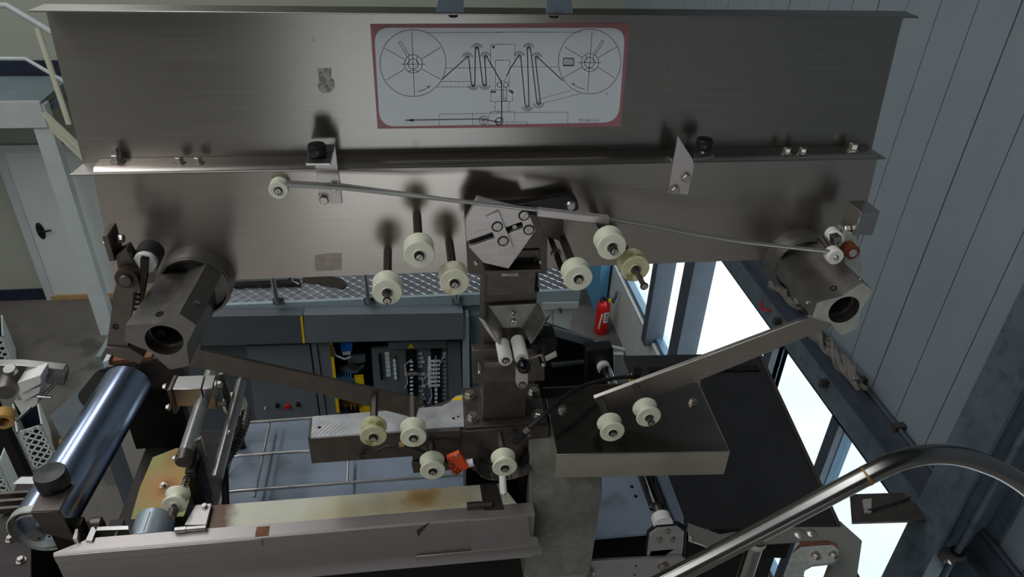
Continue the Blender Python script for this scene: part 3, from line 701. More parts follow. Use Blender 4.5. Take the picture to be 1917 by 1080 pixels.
# right reel
arc(*B, 853, 418, 287, 298, n=64)
for p in (((876, 140), (833, 702)), ((625, 286), (783, 380)), ((932, 382), (1105, 283)), ((612, 567), (783, 470)), ((930, 470), (1080, 566)), ((748, 428), (960, 428))): zl1(*B, p)
arc(*B, 856, 428, 80, 84); arc(*B, 850, 426, 47, 47)
arc(*B, 850, 515, 60, 36, 35, 145, 12); arc(*B, 770, 390, 60, 45, -50, 35, 12); arc(*B, 945, 390, 60, 50, 140, 220, 12)
zl1(*B, [(890, 348), (968, 224), (984, 234), (908, 356)])
arc(*B, 830, 560, 160, 110, 220, 262, 12)
# guide roller marks and the web
for (o_, cx, cy) in ((A, 908, 385), (A, 995, 300), (A, 1076, 380), (A, 962, 630), (A, 1068, 628), (B, 207, 375), (B, 295, 298), (B, 368, 385), (B, 280, 825), (B, 383, 795)):
    up = 0 if cy < 500 else 180
    arc(*o_, cx, cy, 48, 48, up + 10, up + 170, 14); arc(*o_, cx, cy, 34, 34, up + 25, up + 155, 12); arc(*o_, cx, cy, 14, 16, up, up + 180, 10, W2, thick)
    zl1(*o_, [(cx - 20, cy), (cx + 20, cy)], W1 * .7); zl1(*o_, [(cx, cy - 26), (cx, cy + 26)], W1 * .7)
web = [(676, 582), (890, 390)], [(922, 400), (945, 632)], [(976, 632), (981, 310)], [(1010, 308), (1050, 632)], [(1082, 628), (1066, 385)], [(1088, 378), (1165, 510), (1222, 612), (1222, 960)]
for p in web: zl1(*A, p, W2, thick)
for p in ([(92, 548), (120, 490), (195, 372)], [(220, 378), (262, 830)], [(296, 828), (281, 305)], [(310, 300), (368, 795)], [(400, 790), (355, 395)], [(378, 382), (605, 592)], [(2, 540), (45, 610), (46, 945), (40, 970), (20, 978), (-20, 962)]): zl1(*B, p, W2, thick)
zl1(*A, [(340, 957), (1040, 945), (1075, 950), (1200, 978)], W2, thick)
def arrow(o_, tip, base, w):
    t_, b_ = V((*tip, 0)), V((*base, 0)); d = (b_ - t_); n_ = V((-d.y, d.x, 0)).normalized() * w
    thick.add([ip(o_[0] + q.x / 4.908, o_[1] + q.y / 4.908) for q in (t_, b_ + n_, b_ - n_)], [(0, 1, 2)])
arrow(A, (352, 957), (415, 957), 16); arrow(A, (570, 640), (543, 655), 11); arrow(B, (682, 614), (712, 630), 11)
# machine outline in chain lines
for o_, p, q in ((A, (530, 152), (1227, 150)), (B, (0, 148), (765, 148)), (A, (710, 478), (1160, 474)), (B, (118, 468), (565, 468)), (A, (668, 602), (945, 602)), (A, (628, 652), (930, 652)),
                 (B, (390, 762), (690, 682)), (B, (400, 806), (770, 712)), (A, (1122, 262), (1227, 260)), (B, (0, 260), (165, 260)), (A, (1122, 262), (1122, 470)), (B, (166, 262), (166, 468)),
                 (A, (1166, 408), (1227, 408)), (B, (0, 406), (118, 406)), (A, (1166, 408), (1164, 680)), (B, (118, 408), (112, 680)), (A, (1124, 680), (1227, 680)), (B, (0, 680), (146, 682)),
                 (A, (1122, 682), (1122, 786)), (B, (146, 682), (146, 784)), (A, (1122, 786), (1227, 786)), (B, (0, 786), (146, 784)), (A, (1162, 786), (1162, 880)), (B, (110, 784), (110, 875)),
                 (A, (650, 902), (1227, 892)), (B, (0, 888), (655, 884)), (A, (650, 902), (650, 1005)), (A, (954, 900), (956, 1003)), (B, (655, 884), (650, 990)), (B, (165, 890), (165, 970)), (B, (88, 975), (290, 972)), (B, (282, 972), (282, 996)), (B, (88, 975), (94, 996)), (A, (1115, 880), (1227, 876)), (B, (0, 876), (155, 874)), (A, (1115, 880), (1125, 895)), (A, (1103, 910), (1103, 1000))):
    dash(o_, p[0:2], q[0:2]) if False else dash(*o_, p, q)
arc(*A, 1200, 632, 20, 22); arc(*B, 24, 632, 20, 22); arc(*B, 82, 632, 22, 24); arc(*B, 75, 768, 14, 14); zl1(*B, [(62, 650), (62, 780), (88, 780), (90, 650)])
zl1(*B, [(92, 548), (70, 596), (30, 596)], W1 * .8)
arc(*A, 1055, 958, 38, 38); arc(*A, 1195, 968, 30, 34); arc(*B, 25, 965, 34, 34); zl1(*A, [(1030, 958), (1080, 958)]); zl1(*A, [(1055, 935), (1055, 985)])
for c in ((1128, 705, 26, 16), ): zl1(*A, [(c[0], c[1] - 8), (c[0] + 36, c[1] - 8)], .004); zl1(*B, [(124, 690), (145, 704)], .005)
zl1(*B, [(613, 388), (709, 388), (707, 458), (612, 458)], W1 * 1.4, None, 4.908, True); zl1(*B, [(613, 450), (708, 450)], W1 * 1.6)
thick.build('thick_lines', 'ink', sg); thin.build('thin_lines', 'ink', sg)
R_, U_ = (PY(1100, 100, YI_) - PY(900, 101.5, YI_)), V((0, 0, 1))
text('lettering', 'TP-545 113', .0092, ip(1102, 225.5), R_, U_, 'ink', sg)
text('lettering', 'STRIPE', .0068, ip(1065, 112), R_, U_, 'ink', sg); text('lettering', 'SPULE', .0068, ip(1065.5, 117.5), R_, U_, 'ink', sg)
MB().prism([ip(921, 88), ip(924, 84), ip(927, 88), ip(924, 92)], (0, -.0002, 0)).build('rust_spot', 'rust', sg)
text('lettering', '15', .006, ip(1136, 176), R_, U_, 'ink', sg)
# glue marks on the panel
def blot(name, pts, y, m, parent): return MB().prism([PY(*p, y) for p in pts], (0, -.0004, 0)).build(name, m, parent)
blot('glue_mark', [(594, 128), (621, 127), (620, 144), (626, 152), (627, 163), (620, 172), (608, 175), (598, 170), (594, 160), (597, 148)], YPN, 'residue', pn)
blot('glue_mark', [(585, 68), (587, 78), (590, 77), (588, 74)], YPN, 'residue', pn)
blot('dark_mark', [(1247, 126), (1266, 124), (1266, 150), (1262, 168), (1250, 174), (1242, 166), (1244, 150), (1250, 140)], YPN, 'stain_faint', pn)
# ------------------------------------------------------------------ the plate with its folded upper edge
pl = T('mounting_plate', 'brushed stainless mounting plate with rolled upper edge below the panel', 'plate', (.2, YPL, -.86))
zlip, zbot = -.6005, -.860
prof = [(YPN - .001, zlip - .001), (YPN - .001, zlip)]
for k in range(9):
    an = math.radians(90 * k / 8); prof.append((YPL + .014 - .014 * math.sin(an), zlip - .014 + .014 * math.cos(an)))
prof += [(YPL, zbot), (YPL + .004, zbot), (YPL + .004, zlip - .014)]
for k in range(7):
    an = math.radians(90 - 90 * k / 6); prof.append((YPL + .014 - .010 * math.sin(an), zlip - .014 + .010 * math.cos(an)))
prof.append((YPN - .001, zlip - .004)); prof = prof[1:]
ll = lambda z: -.594 + (z - zlip) * (.016 / .19)
lr = lambda z: 1.020 - (z - zlip) * (.020 / .23)
MB().loft([V((ll(z), y, z)) for y, z in prof], [V((lr(z), y, z)) for y, z in prof]).build('sheet', 'plate_steel', pl, 0, 50)
for px, py, r_, kind in ((221, 303, .0105, 'stud'), (337, 304, .0085, 'b'), (372, 304, .0085, 'b'), (1473, 286, .0085, 'b'), (1502, 286, .0085, 'b'), (1596, 281, .010, 'n')):
    p = PZ(px, py, zlip); p.y = min(p.y, YPN - .012)
    bolt(p, (0, 0, 1), r_, .010 if kind == 'b' else .014, pl, 'bolt_steel')
    if kind == 'stud': MB().cyl(p, p + V((0, 0, .030)), .006, 14).spring(p + V((0, 0, .014)), p + V((0, 0, .030)), .006, .0007, 8).build('stud', 'bolt_steel', pl)
MB().lathe([(.0035, 0), (.0045, 0), (.0045, .0006), (.0035, .0006)], PY(780, 302, YPL), (0, -1, 0)).build('punch_mark', 'dark_steel', pl)
blot('grease_stain', [(590, 478), (614, 474), (640, 474), (640, 505), (592, 507), (588, 496)], YPL, 'stain_plate', pl)
# reel retainers: angle brackets with black thumb screws
def retainer(label, strip, tab, knob, bolts, yk):
    t = T('retainer_bracket', label, 'bracket', PY(*strip[-1], YPL), 'reel retainer brackets')
    MB().prism([PY(*p, YPL - .006) for p in strip], (0, .006, 0)).build('strip', 'aluminium', t, .0008)
    tb = MB().prism([PZ(*p, tab[0]) for p in tab[1]], (0, 0, -.005)).build('tab', 'steel', t, .0008)
    k = PZ(*knob, tab[0]); b = MB().lathe([(0, 0), (.012, 0), (.0165, .003), (.0175, .008), (.0175, .020), (.0155, .024), (0, .025)], k, (0, 0, 1), 24)
    b.build('thumb_screw', 'black_plastic', t)
    MB().cyl(k + V((0, 0, -.012)), k, .005, 12).build('screw_end', 'bolt_steel', t)
    for q in bolts: bolt(PY(*q, YPL - .006), (0, -1, 0), .0095, .009, t)
    return t
zt1 = PY(595, 306, 1.332).z
retainer('bracket with black thumb screw bolted to the plate above the small white roller', [(590, 312), (602, 381), (641, 381), (627, 272), (619, 306)], (zt1, [(572, 306), (618, 305), (626, 270), (580, 270)]), (595, 292), [(626, 348), (607, 372)], 1.375)
zt2 = PY(1320, 292, 1.37).z
retainer('bracket with black thumb screw bolted to the plate right of the long rod', [(1270, 256), (1297, 298), (1300, 312), (1288, 365), (1251, 361), (1254, 345)], (zt2, [(1300, 297), (1338, 292), (1340, 288), (1299, 287)]), (1316, 280), [(1283, 331), (1262, 354)], 1.37)
# ------------------------------------------------------------------ guide pulleys
def wheel_mesh(r, w, groove, m, bore=.0062):
    t_ = .0055
    p = [(bore, .001), (r * .40, .001), (r * .44, -.0008), (r * .95, -.0008), (r, -.0025), (r, -t_), (r * .96, -t_ - .0015), (groove, -w * .42), (groove, -w * .58), (r * .96, -w + t_ + .0015), (r, -w + t_), (r, -w + .002), (r * .95, -w), (bore, -w)]
    return MB().lathe([(a, b) for a, b in p], (0, 0, 0), (0, -1, 0), 40).build('wheel', m, LOCAL)
WM = {}
def pulley(label, px, py, ybase, yf=1.235, r=.0295, w=.039, groove=.0165, m='pom', stick=.003, rot=.6, hexr=.009, zoff=0, group='white guide pulleys'):
    c = PY(px, py, yf); base = V((c.x, ybase, c.z))
    t = T('guide_pulley', label, 'pulley', base, group)
    key = (r, w, groove, m)
    if key not in WM: WM[key] = wheel_mesh(*key)
    o = bpy.data.objects.new('wheel', WM[key]); COL.objects.link(o); o.location = c + V((0, 0, HC)); attach(o, t)
    if yf + w < ybase - .004: MB().hexp((c.x, ybase, c.z), (0, -1, 0), hexr, ybase - yf - w - .006, rot=.4).cyl((c.x, yf + w + .006, c.z), (c.x, yf + w, c.z), .006, 12).build('standoff', 'dark_steel', t)
    if stick > .008: MB().cyl((c.x, yf + .004, c.z), (c.x, yf - stick, c.z), .0052, 14).build('axle', 'dark_steel', t)
    MB().lathe([(.0055, .002), (.0105, .002), (.0108, -.003), (.0055, -.003)], (c.x, yf, c.z), (0, -1, 0), 28).build('bush', 'dark_steel', t)
    slot_screw((c.x, yf - .001 - stick, c.z), (0, -1, 0), .0060, .004, t, rot=rot)
    return t
pulley('white pulley with a long protruding bolt, leftmost under the mounting plate', 725, 548, YPL, stick=.026)
pulley('upper white pulley on a hexagonal post left of the cutter plate', 785, 478, YPL, stick=.004, rot=.2)
pulley('rust-marked white pulley just left of the central column', 851, 530, YPL, m='pom_rusty', rot=.3)
pulley('white pulley right of the central column before the tread plate', 1083, 522, YPL, rot=1.0)
pulley('upper white pulley under the sleeve of the long rod', 1146, 463, YPL, stick=.014, rot=.5)
pulley('white pulley with the longest spindle, in front of the window', 1190, 505, YPL, m='pom_stained', stick=.060, rot=.7)
# post without a wheel beside the column
_c = PY(1043, 480, 1.33)
t = T('bare_post', 'bare dark spindle beside the white pulley right of the column', 'spindle', (_c.x, YPL, _c.z))
MB().cyl((_c.x, YPL, _c.z), (_c.x, 1.345, _c.z), .006).build('rod', 'dark_steel', t)
MB().lathe([(.006, 0), (.0115, 0), (.0115, .012), (.006, .012)], (_c.x, 1.345, _c.z), (0, -1, 0)).build('collar', 'steel', t)
MB().cyl((_c.x, 1.35, _c.z), (_c.x, 1.28, _c.z), .0065).build('tip', 'black_steel', t)
# ------------------------------------------------------------------ swinging arms with their pulleys
YA = 1.372
la = T('swing_arm', 'dark flat steel arm sloping down from the left reel hub', 'arm', PY(380, 670, YA))
MB().prism([PY(330, 645, YA), PY(338, 590, YA), PY(374, 590, YA), PY(376, 655, YA), PY(790, 748, YA), PY(778, 783, YA), PY(600, 738, YA), (PY(330, 680, YA))], (0, .008, 0)).build('bar', 'dark_steel', la, .001)
ra = T('swing_arm', 'bright flat steel arm sloping down from the right reel hub', 'arm', PY(1540, 605, YA))
MB().prism([PY(1545, 545, YA - .02), PY(1510, 545, YA - .02), PY(1517, 594, YA - .02), PY(1112, 746, YA - .02), PY(1134, 777, YA - .02), PY(1300, 716, YA - .02), PY(1556, 612, YA - .02)], (0, .012, 0)).build('bar', 'plate_steel', ra, .001)
pulley('yellow-stained pulley on the left arm over the aluminium beam', 699, 818, YA, m='pom_stained', stick=.004)
pulley('white pulley at the end of the left arm', 774, 820, YA, stick=.002)
pulley('white pulley at the end of the right arm above the steel lid', 1147, 810, YA - .02, stick=.002)
pulley('white pulley with protruding bolt on the right arm', 1215, 782, YA - .02, stick=.016)
# ------------------------------------------------------------------ reel hubs
def hub(label, cpx, yf, fpx, lobes, R1=.072, R2=.067, bore=.0335):
    c = PY(*cpx, 1.35); f = PY(*fpx, yf)
    t = T('reel_hub', label, 'hub', (c.x, YPL, c.z), 'reel hubs')
    MB().lathe([(0, 0), (R1, 0), (R1, .042), (R1 * .985, .044), (R1 * .97, .044), (R1 * .95, .050), (R1 * .9, .050), (R1 * .88, .034), (0, .034)], (c.x, YPL, c.z), (0, -1, 0), 56).build('flange', 'cast_steel', t)
    def ring(cc, y, k=1.0):
        out = []
        for i, a in enumerate(lobes):
            a2 = lobes[(i + 1) % 3] + (360 if i == 2 else 0)
            hw = math.degrees(math.atan2(.018, R2))
            # flat lobe
            rr = math.hypot(.018, R2)
            for an in (a - hw, a + hw): out.append((rr, an))
            # concave scoop to the next lobe
            s0, s1 = a + hw, a2 - hw
            for j in range(1, 10):
                f_ = j / 10; rr2 = rr - (rr - .0390) * math.sin(math.pi * f_) ** .8; out.append((rr2, s0 + (s1 - s0) * f_))
        return [V((cc.x + r_ * k * math.cos(math.radians(an)), y, cc.z + r_ * k * math.sin(math.radians(an)))) for r_, an in out]
    A_, B_ = ring(c, YPL - .03, .97), ring(f, yf)
    n = len(A_); mb = MB(); bo = [V((f.x + bore * math.cos(2 * math.pi * k / n + math.radians(lobes[0])), yf, f.z + bore * math.sin(2 * math.pi * k / n + math.radians(lobes[0])))) for k in range(n)]
    bi = [p + V((0, .10, 0)) for p in bo]
    mb.add(A_ + B_, [(i, (i + 1) % n, n + (i + 1) % n, n + i) for i in range(n)]); mb.build('casting', 'cast_steel', t, 0, 32)
    fc = MB().add(B_ + bo, [(i, (i + 1) % n, n + (i + 1) % n, n + i) for i in range(n)]); fc.build('front_face', 'cast_face' if cpx[0] > 900 else 'cast_steel', t, 0, 30)
    MB().add(bo + bi, [(i, (i + 1) % n, n + (i + 1) % n, n + i) for i in range(n)] + [tuple(range(n, 2 * n))]).build('bore', 'dark_steel', t)
    MB().lathe([(bore, 0), (bore - .003, 0), (bore - .003, .006), (bore, .006)], (f.x, yf + .028, f.z), (0, 1, 0), 40).build('retaining_ring', 'steel', t)
    MB().lathe([(.018, 0), (.026, 0), (.026, .014), (.018, .014)], (f.x, yf + .08, f.z), (0, -1, 0), 30).build('inner_bearing', 'steel', t)
    for k in range(3):
        an = math.radians(lobes[k]); d = V((math.cos(an), 0, math.sin(an))); f_ = .72 if cpx[0] < 900 else .86
        cc = V((c.x, 0, c.z)).lerp(V((f.x, 0, f.z)), f_); p = V((cc.x, YPL - .03 + (yf - YPL + .03) * f_, cc.z)) + d * R2 * .995
        socket_screw(p, d, .0055, .003, t, 'chrome')
        an = math.radians(lobes[k] + 60); d = V((math.cos(an), 0, math.sin(an))); p = V((f.x, yf + .03, f.z)) + d * .0393
        MB().lathe([(.004, -.003), (.007, -.003), (.0075, .0012), (.0045, .0012)], p, d, 16).build('threaded_hole', 'black_steel', t)
        p = V((f.x, yf + .05, f.z)) + V((math.cos(an), 0, math.sin(an))) * (bore - .001); MB().cyl(p, p - V((math.cos(an), 0, math.sin(an))) * .004, .008, 16).build('ball_stop', 'steel', t)
    return c, f
hub('cast steel reel hub with empty bore at the left end of the plate', (363, 540), 1.17, (307.5, 637), (42, 162, 282))
hub('cast steel reel hub with pale front face at the right end of the plate', (1504, 499), 1.175, (1580, 580), (57, 177, 297))
# ------------------------------------------------------------------ brake levers beside the hubs
def pr(pts, y, th): return MB().prism([PY(*p, y) for p in pts], (0, th, 0))
bl = T('brake_lever', 'dark steel brake lever with brown bush left of the left reel hub', 'lever', PY(235, 525, 1.36), 'reel brake levers')
a, b = PY(190, 441, 1.28), PY(216, 489, 1.28)
MB().box(a.x, b.x, 1.28, 1.33, b.z, a.z).build('stop_block', 'dark_steel', bl, .0015)
MB().cyl((a.x - .008, 1.30, (a.z + b.z) / 2), (a.x, 1.30, (a.z + b.z) / 2), .005, 12).build('stop_screw', 'bolt_steel', bl)
MB().hexp((b.x + .004, 1.31, (a.z + b.z) / 2 + .004), (1, 0, 0), .009, .01).build('nut', 'bolt_steel', bl)
pr([(216, 478), (236, 466), (256, 500), (262, 522), (262, 545), (251, 548), (240, 652), (199, 652), (213, 548), (218, 528), (222, 512)], 1.285, .03).build('lever_bar', 'dark_steel', bl, .0015)
pr([(198, 650), (243, 652), (270, 668), (262, 682), (197, 662)], 1.28, .05).build('lever_foot', 'dark_steel', bl, .0015)
c = PY(235, 525, 1.262); MB().lathe([(0, .0), (.012, 0), (.0125, -.004), (.0205, -.004), (.021, -.008), (.021, -.024), (0, -.024)], c, (0, -1, 0), 28).build('bush', 'brown_bush', bl)
MB().lathe([(0, .004), (.010, .004), (.012, .002), (.012, -.004)], c, (0, -1, 0), 20).build('pivot_pin', 'dark_steel', bl)
c = PY(270, 494, 1.29)
MB().lathe([(0, 0), (.021, 0), (.0215, -.004), (.0215, -.012), (0, -.012)], c, (0, -1, 0), 32).build('brake_roller', 'pom_white', bl)
MB().lathe([(.0, -.012), (.0245, -.012), (.0245, -.05), (0, -.05)], c, (0, -1, 0), 32).build('rubber_ring', 'rubber', bl)
pr([(262, 484), (277, 487), (275, 522), (268, 560), (259, 575), (262, 530)], 1.272, .012).build('strap', 'black_steel', bl, .001)
pr([(262, 535), (268, 535), (258, 590), (246, 596)], 1.283, .006).build('spring_leaf', 'aluminium', bl)
for k in range(4):
    p = PY(263 - k * 2, 548 + k * 9, 1.275); MB().box(p.x - .008, p.x, 1.268, 1.275, p.z - .004, p.z).build('rack_tooth', 'black_steel', bl)
p = PY(216, 612, 1.284); MB().lathe([(.003, 0), (.006, 0), (.006, .001), (.003, .001)], p, (0, -1, 0), 16).build('threaded_hole', 'black_steel', bl)
br = T('brake_lever', 'steel brake lever with white rollers and amber bush beside the right reel hub', 'lever', PY(1597, 475, 1.36), 'reel brake levers')
a, b = PY(1612, 397, 1.29), PY(1633, 440, 1.29)
MB().box(a.x, b.x, 1.29, 1.345, b.z, a.z).build('stop_block', 'steel', br, .0015)
MB().hexp((a.x - .002, 1.31, b.z + .006), (-1, 0, 0), .009, .012).cyl((a.x - .012, 1.31, b.z + .006), (a.x - .03, 1.31, b.z + .006), .005, 12).build('stop_screw', 'bolt_steel', br)
pr([(1580, 432), (1604, 438), (1608, 462), (1617, 520), (1608, 528), (1584, 505), (1578, 470)], 1.30, .03).build('lever_bar', 'cast_face', br, .0015)
c = PY(1597, 474, 1.275); MB().lathe([(0, 0), (.010, 0), (.0105, -.002), (.0165, -.002), (.017, -.006), (.017, -.025), (0, -.025)], c, (0, -1, 0), 28).build('bush', 'amber', br)
MB().lathe([(0, .002), (.0085, .002), (.009, 0), (.009, -.004), (0, -.004)], c, (0, -1, 0), 24).build('pivot_pin', 'cast_face', br)
c = PY(1570, 449, 1.285)
MB().lathe([(0, 0), (.0135, 0), (.0145, -.002), (.0145, -.012), (.011, -.016), (.0145, -.02), (.0145, -.034), (0, -.035)], c, (0, -1, 0), 28).build('brake_roller', 'pom_white', br)
pr([(1561, 446), (1576, 443), (1577, 457), (1567, 463), (1562, 462)], 1.272, .02).build('roller_bracket', 'steel', br, .001)
p = PY(1571, 457, 1.270); MB().cyl(p, p + V((0, -.003, 0)), .003, 12).build('screw', 'bolt_steel', br)
# ------------------------------------------------------------------ long tie rod
tr_ = T('tie_rod', 'long thin bent steel rod with square sleeve across the plate', 'rod', PY(1070, 402, 1.30))
pts = [PY(536, 346, 1.355), PY(640, 352, 1.352), PY(770, 366, 1.335), PY(890, 380, 1.305), PY(1008, 393, 1.298)]
MB().tube(pts, .0042, 12).tube([p + V((0, .004, .0055)) for p in pts[:2]] + [pts[2] + V((0, .002, .003)), pts[3]], .0025, 8).build('rod', 'rod_steel', tr_)
a, b = PY(1006, 396, 1.298), PY(1139, 411, 1.298); d = (b - a) / 2; up = V((-d.z, 0, d.x)).normalized() * .0075
MB().obox((a + b) / 2, d, up, V((0, .0075, 0))).build('sleeve', 'aluminium', tr_, .0012)
MB().tube([PY(1137, 410, 1.298), PY(1200, 419, 1.30), PY(1290, 437, 1.30), PY(1390, 453, 1.285), PY(1470, 462, 1.265), PY(1552, 471, 1.235)], .0045, 12).build('bent_rod', 'rod_steel', tr_)
c = PY(1565, 482, 1.225)
MB().lathe([(0, 0), (.0165, 0), (.0175, -.002), (.0175, -.020), (.0165, -.022), (0, -.022)], c, (0, -1, 0), 28).build('end_roller', 'pom_white', tr_)
MB().ball(c + V((0, 0, 0)), .006).build('rivet', 'bolt_steel', tr_)
MB().cyl(c + V((0, .02, 0)), c + V((0, .07, .01)), .006).build('end_pin', 'dark_steel', tr_)
c = PY(521, 357, 1.372)
t = T('small_roller', 'small white roller at the left end of the long rod', 'roller', (c.x, YPL, c.z))
MB().lathe([(0, 0), (.018, 0), (.019, -.002), (.019, -.010), (.015, -.014), (.019, -.018), (.019, -.026), (0, -.028)], c, (0, -1, 0), 32).build('wheel', 'pom', t)
slot_screw(c, (0, -1, 0), .0058, .004, t, rot=.9)
# ------------------------------------------------------------------ cutter plate in front of the column
ct = T('cutter_plate', 'pale eight-sided slotted plate with crosspiece above the column', 'plate', PY(945, 500, 1.34))
pr([(869, 375), (1026, 372), (1024, 512), (908, 514), (877, 512)], 1.385, .014).build('back_plate', 'dark_steel', ct, .001)
pr([(871, 412), (893, 371), (988, 394), (1003, 432), (952, 503), (905, 492), (878, 463), (980, 427), (977, 415), (873, 452)], 1.315, .012).build('slotted_plate', 'aluminium', ct, .0008)
pr([(880, 405), (990, 396), (1000, 440), (950, 498), (905, 488), (880, 460)], 1.328, .055).build('spacer_block', 'black_steel', ct, .001)
pr([(893, 367), (925, 378), (930, 385), (893, 380)], 1.33, .006).build('edge_plate', 'aluminium', ct)
pr([(910, 407), (934, 396), (961, 463), (937, 471)], 1.308, .007).build('crosspiece', 'aluminium', ct, .0008)
for px, py, rt in ((931, 424, .4), (942, 451, .9)): slot_screw(PY(px, py, 1.308), (0, -1, 0), .0085, .002, ct, rot=rt)
for px, py, rt in ((981, 403, .2), (990, 430, 1.3)): slot_screw(PY(px, py, 1.315), (0, -1, 0), .0085, .002, ct, rot=rt)
pr([(957, 428), (977, 421), (980, 428), (960, 436)], 1.322, .006).build('slot_insert', 'black_plastic', ct)
socket_screw(PY(963, 424, 1.322), (0, -1, 0), .005, .003, ct)
text('stamped_number', '2445168', .0085, PY(902, 431, 1.3148), (1, 0, .2), (-.2, 0, 1), 'cast_face', ct)
for px, py in ((891, 493), (1010, 490)):
    p = PY(px, py, 1.385); MB().lathe([(0, .003), (.004, .003), (.006, 0)], p, (0, -1, 0), 16).build('rivet', 'bolt_steel', ct)
pr([(1000, 486), (1004, 486), (1008, 505), (1003, 505)], 1.375, .01).build('clip', 'bolt_steel', ct)
# crank lever behind the rod
t = T('crank_lever', 'dark crank lever with rounded end behind the rod sleeve', 'lever', PY(1065, 380, 1.37))
pr([(960, 385), (1048, 369), (1060, 366), (1072, 368), (1081, 376), (1084, 392), (1070, 400), (1010, 402), (960, 402)], 1.36, .024).build('arm', 'black_steel', t, .002)
p = PY(1068, 384, 1.36); MB().lathe([(0, .008), (.008, .008), (.0115, .004), (.0115, 0)], p, (0, -1, 0), 24).build('pivot', 'steel', t)
pr([(1000, 402), (1052, 404), (1056, 420), (1048, 452), (1020, 440)], 1.372, .012).build('cheek', 'dark_steel', t, .001)
# ------------------------------------------------------------------ central column
ZB = -1.291
col_ = T('machine_column', 'dark square steel column carrying the plate at the centre', 'column', PY(945, 785, 1.39))
x0, x1 = PY(905, 640, 1.38).x, PY(987, 740, 1.38).x
MB().box(PY(905, 600, 1.38).x, PY(1005, 560, 1.38).x, 1.38, 1.47, PY(945, 652, 1.38).z, -.80).build('upper_post', 'dark_steel', col_, .002)
MB().box(PY(904, 750, 1.38).x, PY(986, 750, 1.38).x, 1.38, 1.47, ZB, PY(945, 640, 1.38).z).build('lower_post', 'dark_steel', col_, .002)
MB().box(PY(912, 510, 1.36).x, PY(1003, 510, 1.36).x, 1.355, 1.40, PY(950, 553, 1.355).z, PY(950, 508, 1.355).z).build('front_block', 'dark_steel', col_, .002)
MB().box(PY(908, 505, 1.345).x, PY(1013, 505, 1.345).x, 1.345, 1.40, PY(950, 512, 1.345).z, PY(950, 506, 1.345).z).build('ledge', 'dark_steel', col_, .001)
pr([(939, 509), (970, 509), (970, 517), (939, 517)], 1.3542, .0006).build('number_tag', 'cast_face', col_)
text('lettering', 'B 032', .0075, PY(958, 513, 1.3535), (1, 0, .005), (0, 0, 1), 'ink_black', col_)
c = PY(1004, 541, 1.37); MB().ball(c, .008).cyl(c, c + V((0, 0, .03)), .004, 10).build('adjusting_knob', 'black_gloss', col_)
# V-shaped strip guide
vg = T('strip_guide', 'folded V-shaped steel strip guide on the column', 'guide', PY(960, 615, 1.36))
YV = 1.368
q = [(915, 573), (1006, 568), (978, 613), (943, 614)]
pr(q, YV, .008).build('back_web', 'steel', vg, .0008)
for a_, b_ in (((1006, 568), (978, 613)), ((915, 573), (943, 614))):
    A0, B0 = PY(*a_, YV), PY(*b_, YV); s_ = 1 if a_[0] > 960 else -1
    o_ = V((.012 * s_, -.045, -.012))
    MB().prism([A0, B0, B0 + o_ * 1.05, A0 + o_], V((.002 * s_, 0, .001))).build('wing', 'steel', vg)
    MB().prism([A0 + o_, B0 + o_ * 1.05, B0 + o_ * 1.05 + V((.014 * s_, .012, .004)), A0 + o_ + V((.014 * s_, .012, .004))], V((.001, .001, .001))).build('lip', 'plate_steel', vg)
pr([(944, 614), (978, 613), (980, 645), (944, 646)], YV + .004, .01).build('tongue', 'dark_steel', vg)
for py in (587, 602): socket_screw(PY(961, py, YV), (0, -1, 0), .007, .006, vg, 'chrome')
# pinch roller unit
YR2 = 1.355
pu = T('pinch_roller_unit', 'dark pinch roller plate with tension spring on the column', 'bracket', PY(950, 690, YR2), None)
pr([(884, 656), (1019, 651), (1020, 713), (886, 718)], YR2, .025).build('plate', 'dark_steel', pu, .0015)
p = PY(897, 683, YR2); MB().cyl(p + V((0, 0, .008)), p + V((0, -.012, -.012)), .004, 12).ball(p + V((0, -.012, -.012)), .005).build('spring_pin', 'chrome', pu)
MB().spring(PY(908, 682, YR2 - .014), PY(945, 681, YR2 - .014), .0065, .0011, 13).build('spring', 'steel', pu)
p0, p1 = PY(996, 672, 1.31), PY(1012, 664, 1.32); MB().tube([PY(992, 671, 1.30), PY(1013, 664, 1.31), PY(1018, 678, 1.31)], .0025, 8).build('clip_wire', 'aluminium', pu)
pr([(1020, 669), (1041, 658), (1043, 667), (1022, 677)], 1.31, .004).build('clip_tab', 'aluminium', pu, .0006)
MB().cyl(PY(1012, 668, 1.35), PY(1016, 683, 1.30), .006, 14).build('clip_pin', 'black_steel', pu)
p = PY(1017, 683, 1.30); MB().ball(p, .0055).build('clip_end', 'chrome', pu)
pr([(996, 645), (1020, 645), (1022, 660), (998, 662)], 1.34, .02).build('latch_block', 'black_plastic', pu, .001)
pr([(1003, 630), (1042, 632), (1044, 642), (1040, 665), (1004, 665)], 1.40, .05).build('motor_block', 'black_steel', pu, .002)
def roller(label, px, py, yf, ln, r, m='pom_white'):
    c = PY(px, py, yf); t = T('pinch_roller', label, 'roller', (c.x, yf + ln, c.z), 'white pinch rollers')
    MB().lathe([(0, 0), (r * .9, 0), (r, -.003), (r, -ln), (0, -ln)], c, (0, -1, 0), 32).build('sleeve', m, t)
    return c, t
c, t = roller('left of the two white pinch rollers, with slotted screw', 947, 675, 1.29, .064, .0158); slot_screw(c, (0, -1, 0), .0062, .004, t, rot=.3)
c, t = roller('right pinch roller carrying the black ball knob', 977, 672, 1.285, .07, .0158)
MB().ball(c + V((.001, -.024, -.001)), .0172, 28).build('ball_knob', 'black_gloss', t)
MB().cyl(c, c + V((0, -.012, 0)), .006).build('knob_neck', 'black_plastic', t)
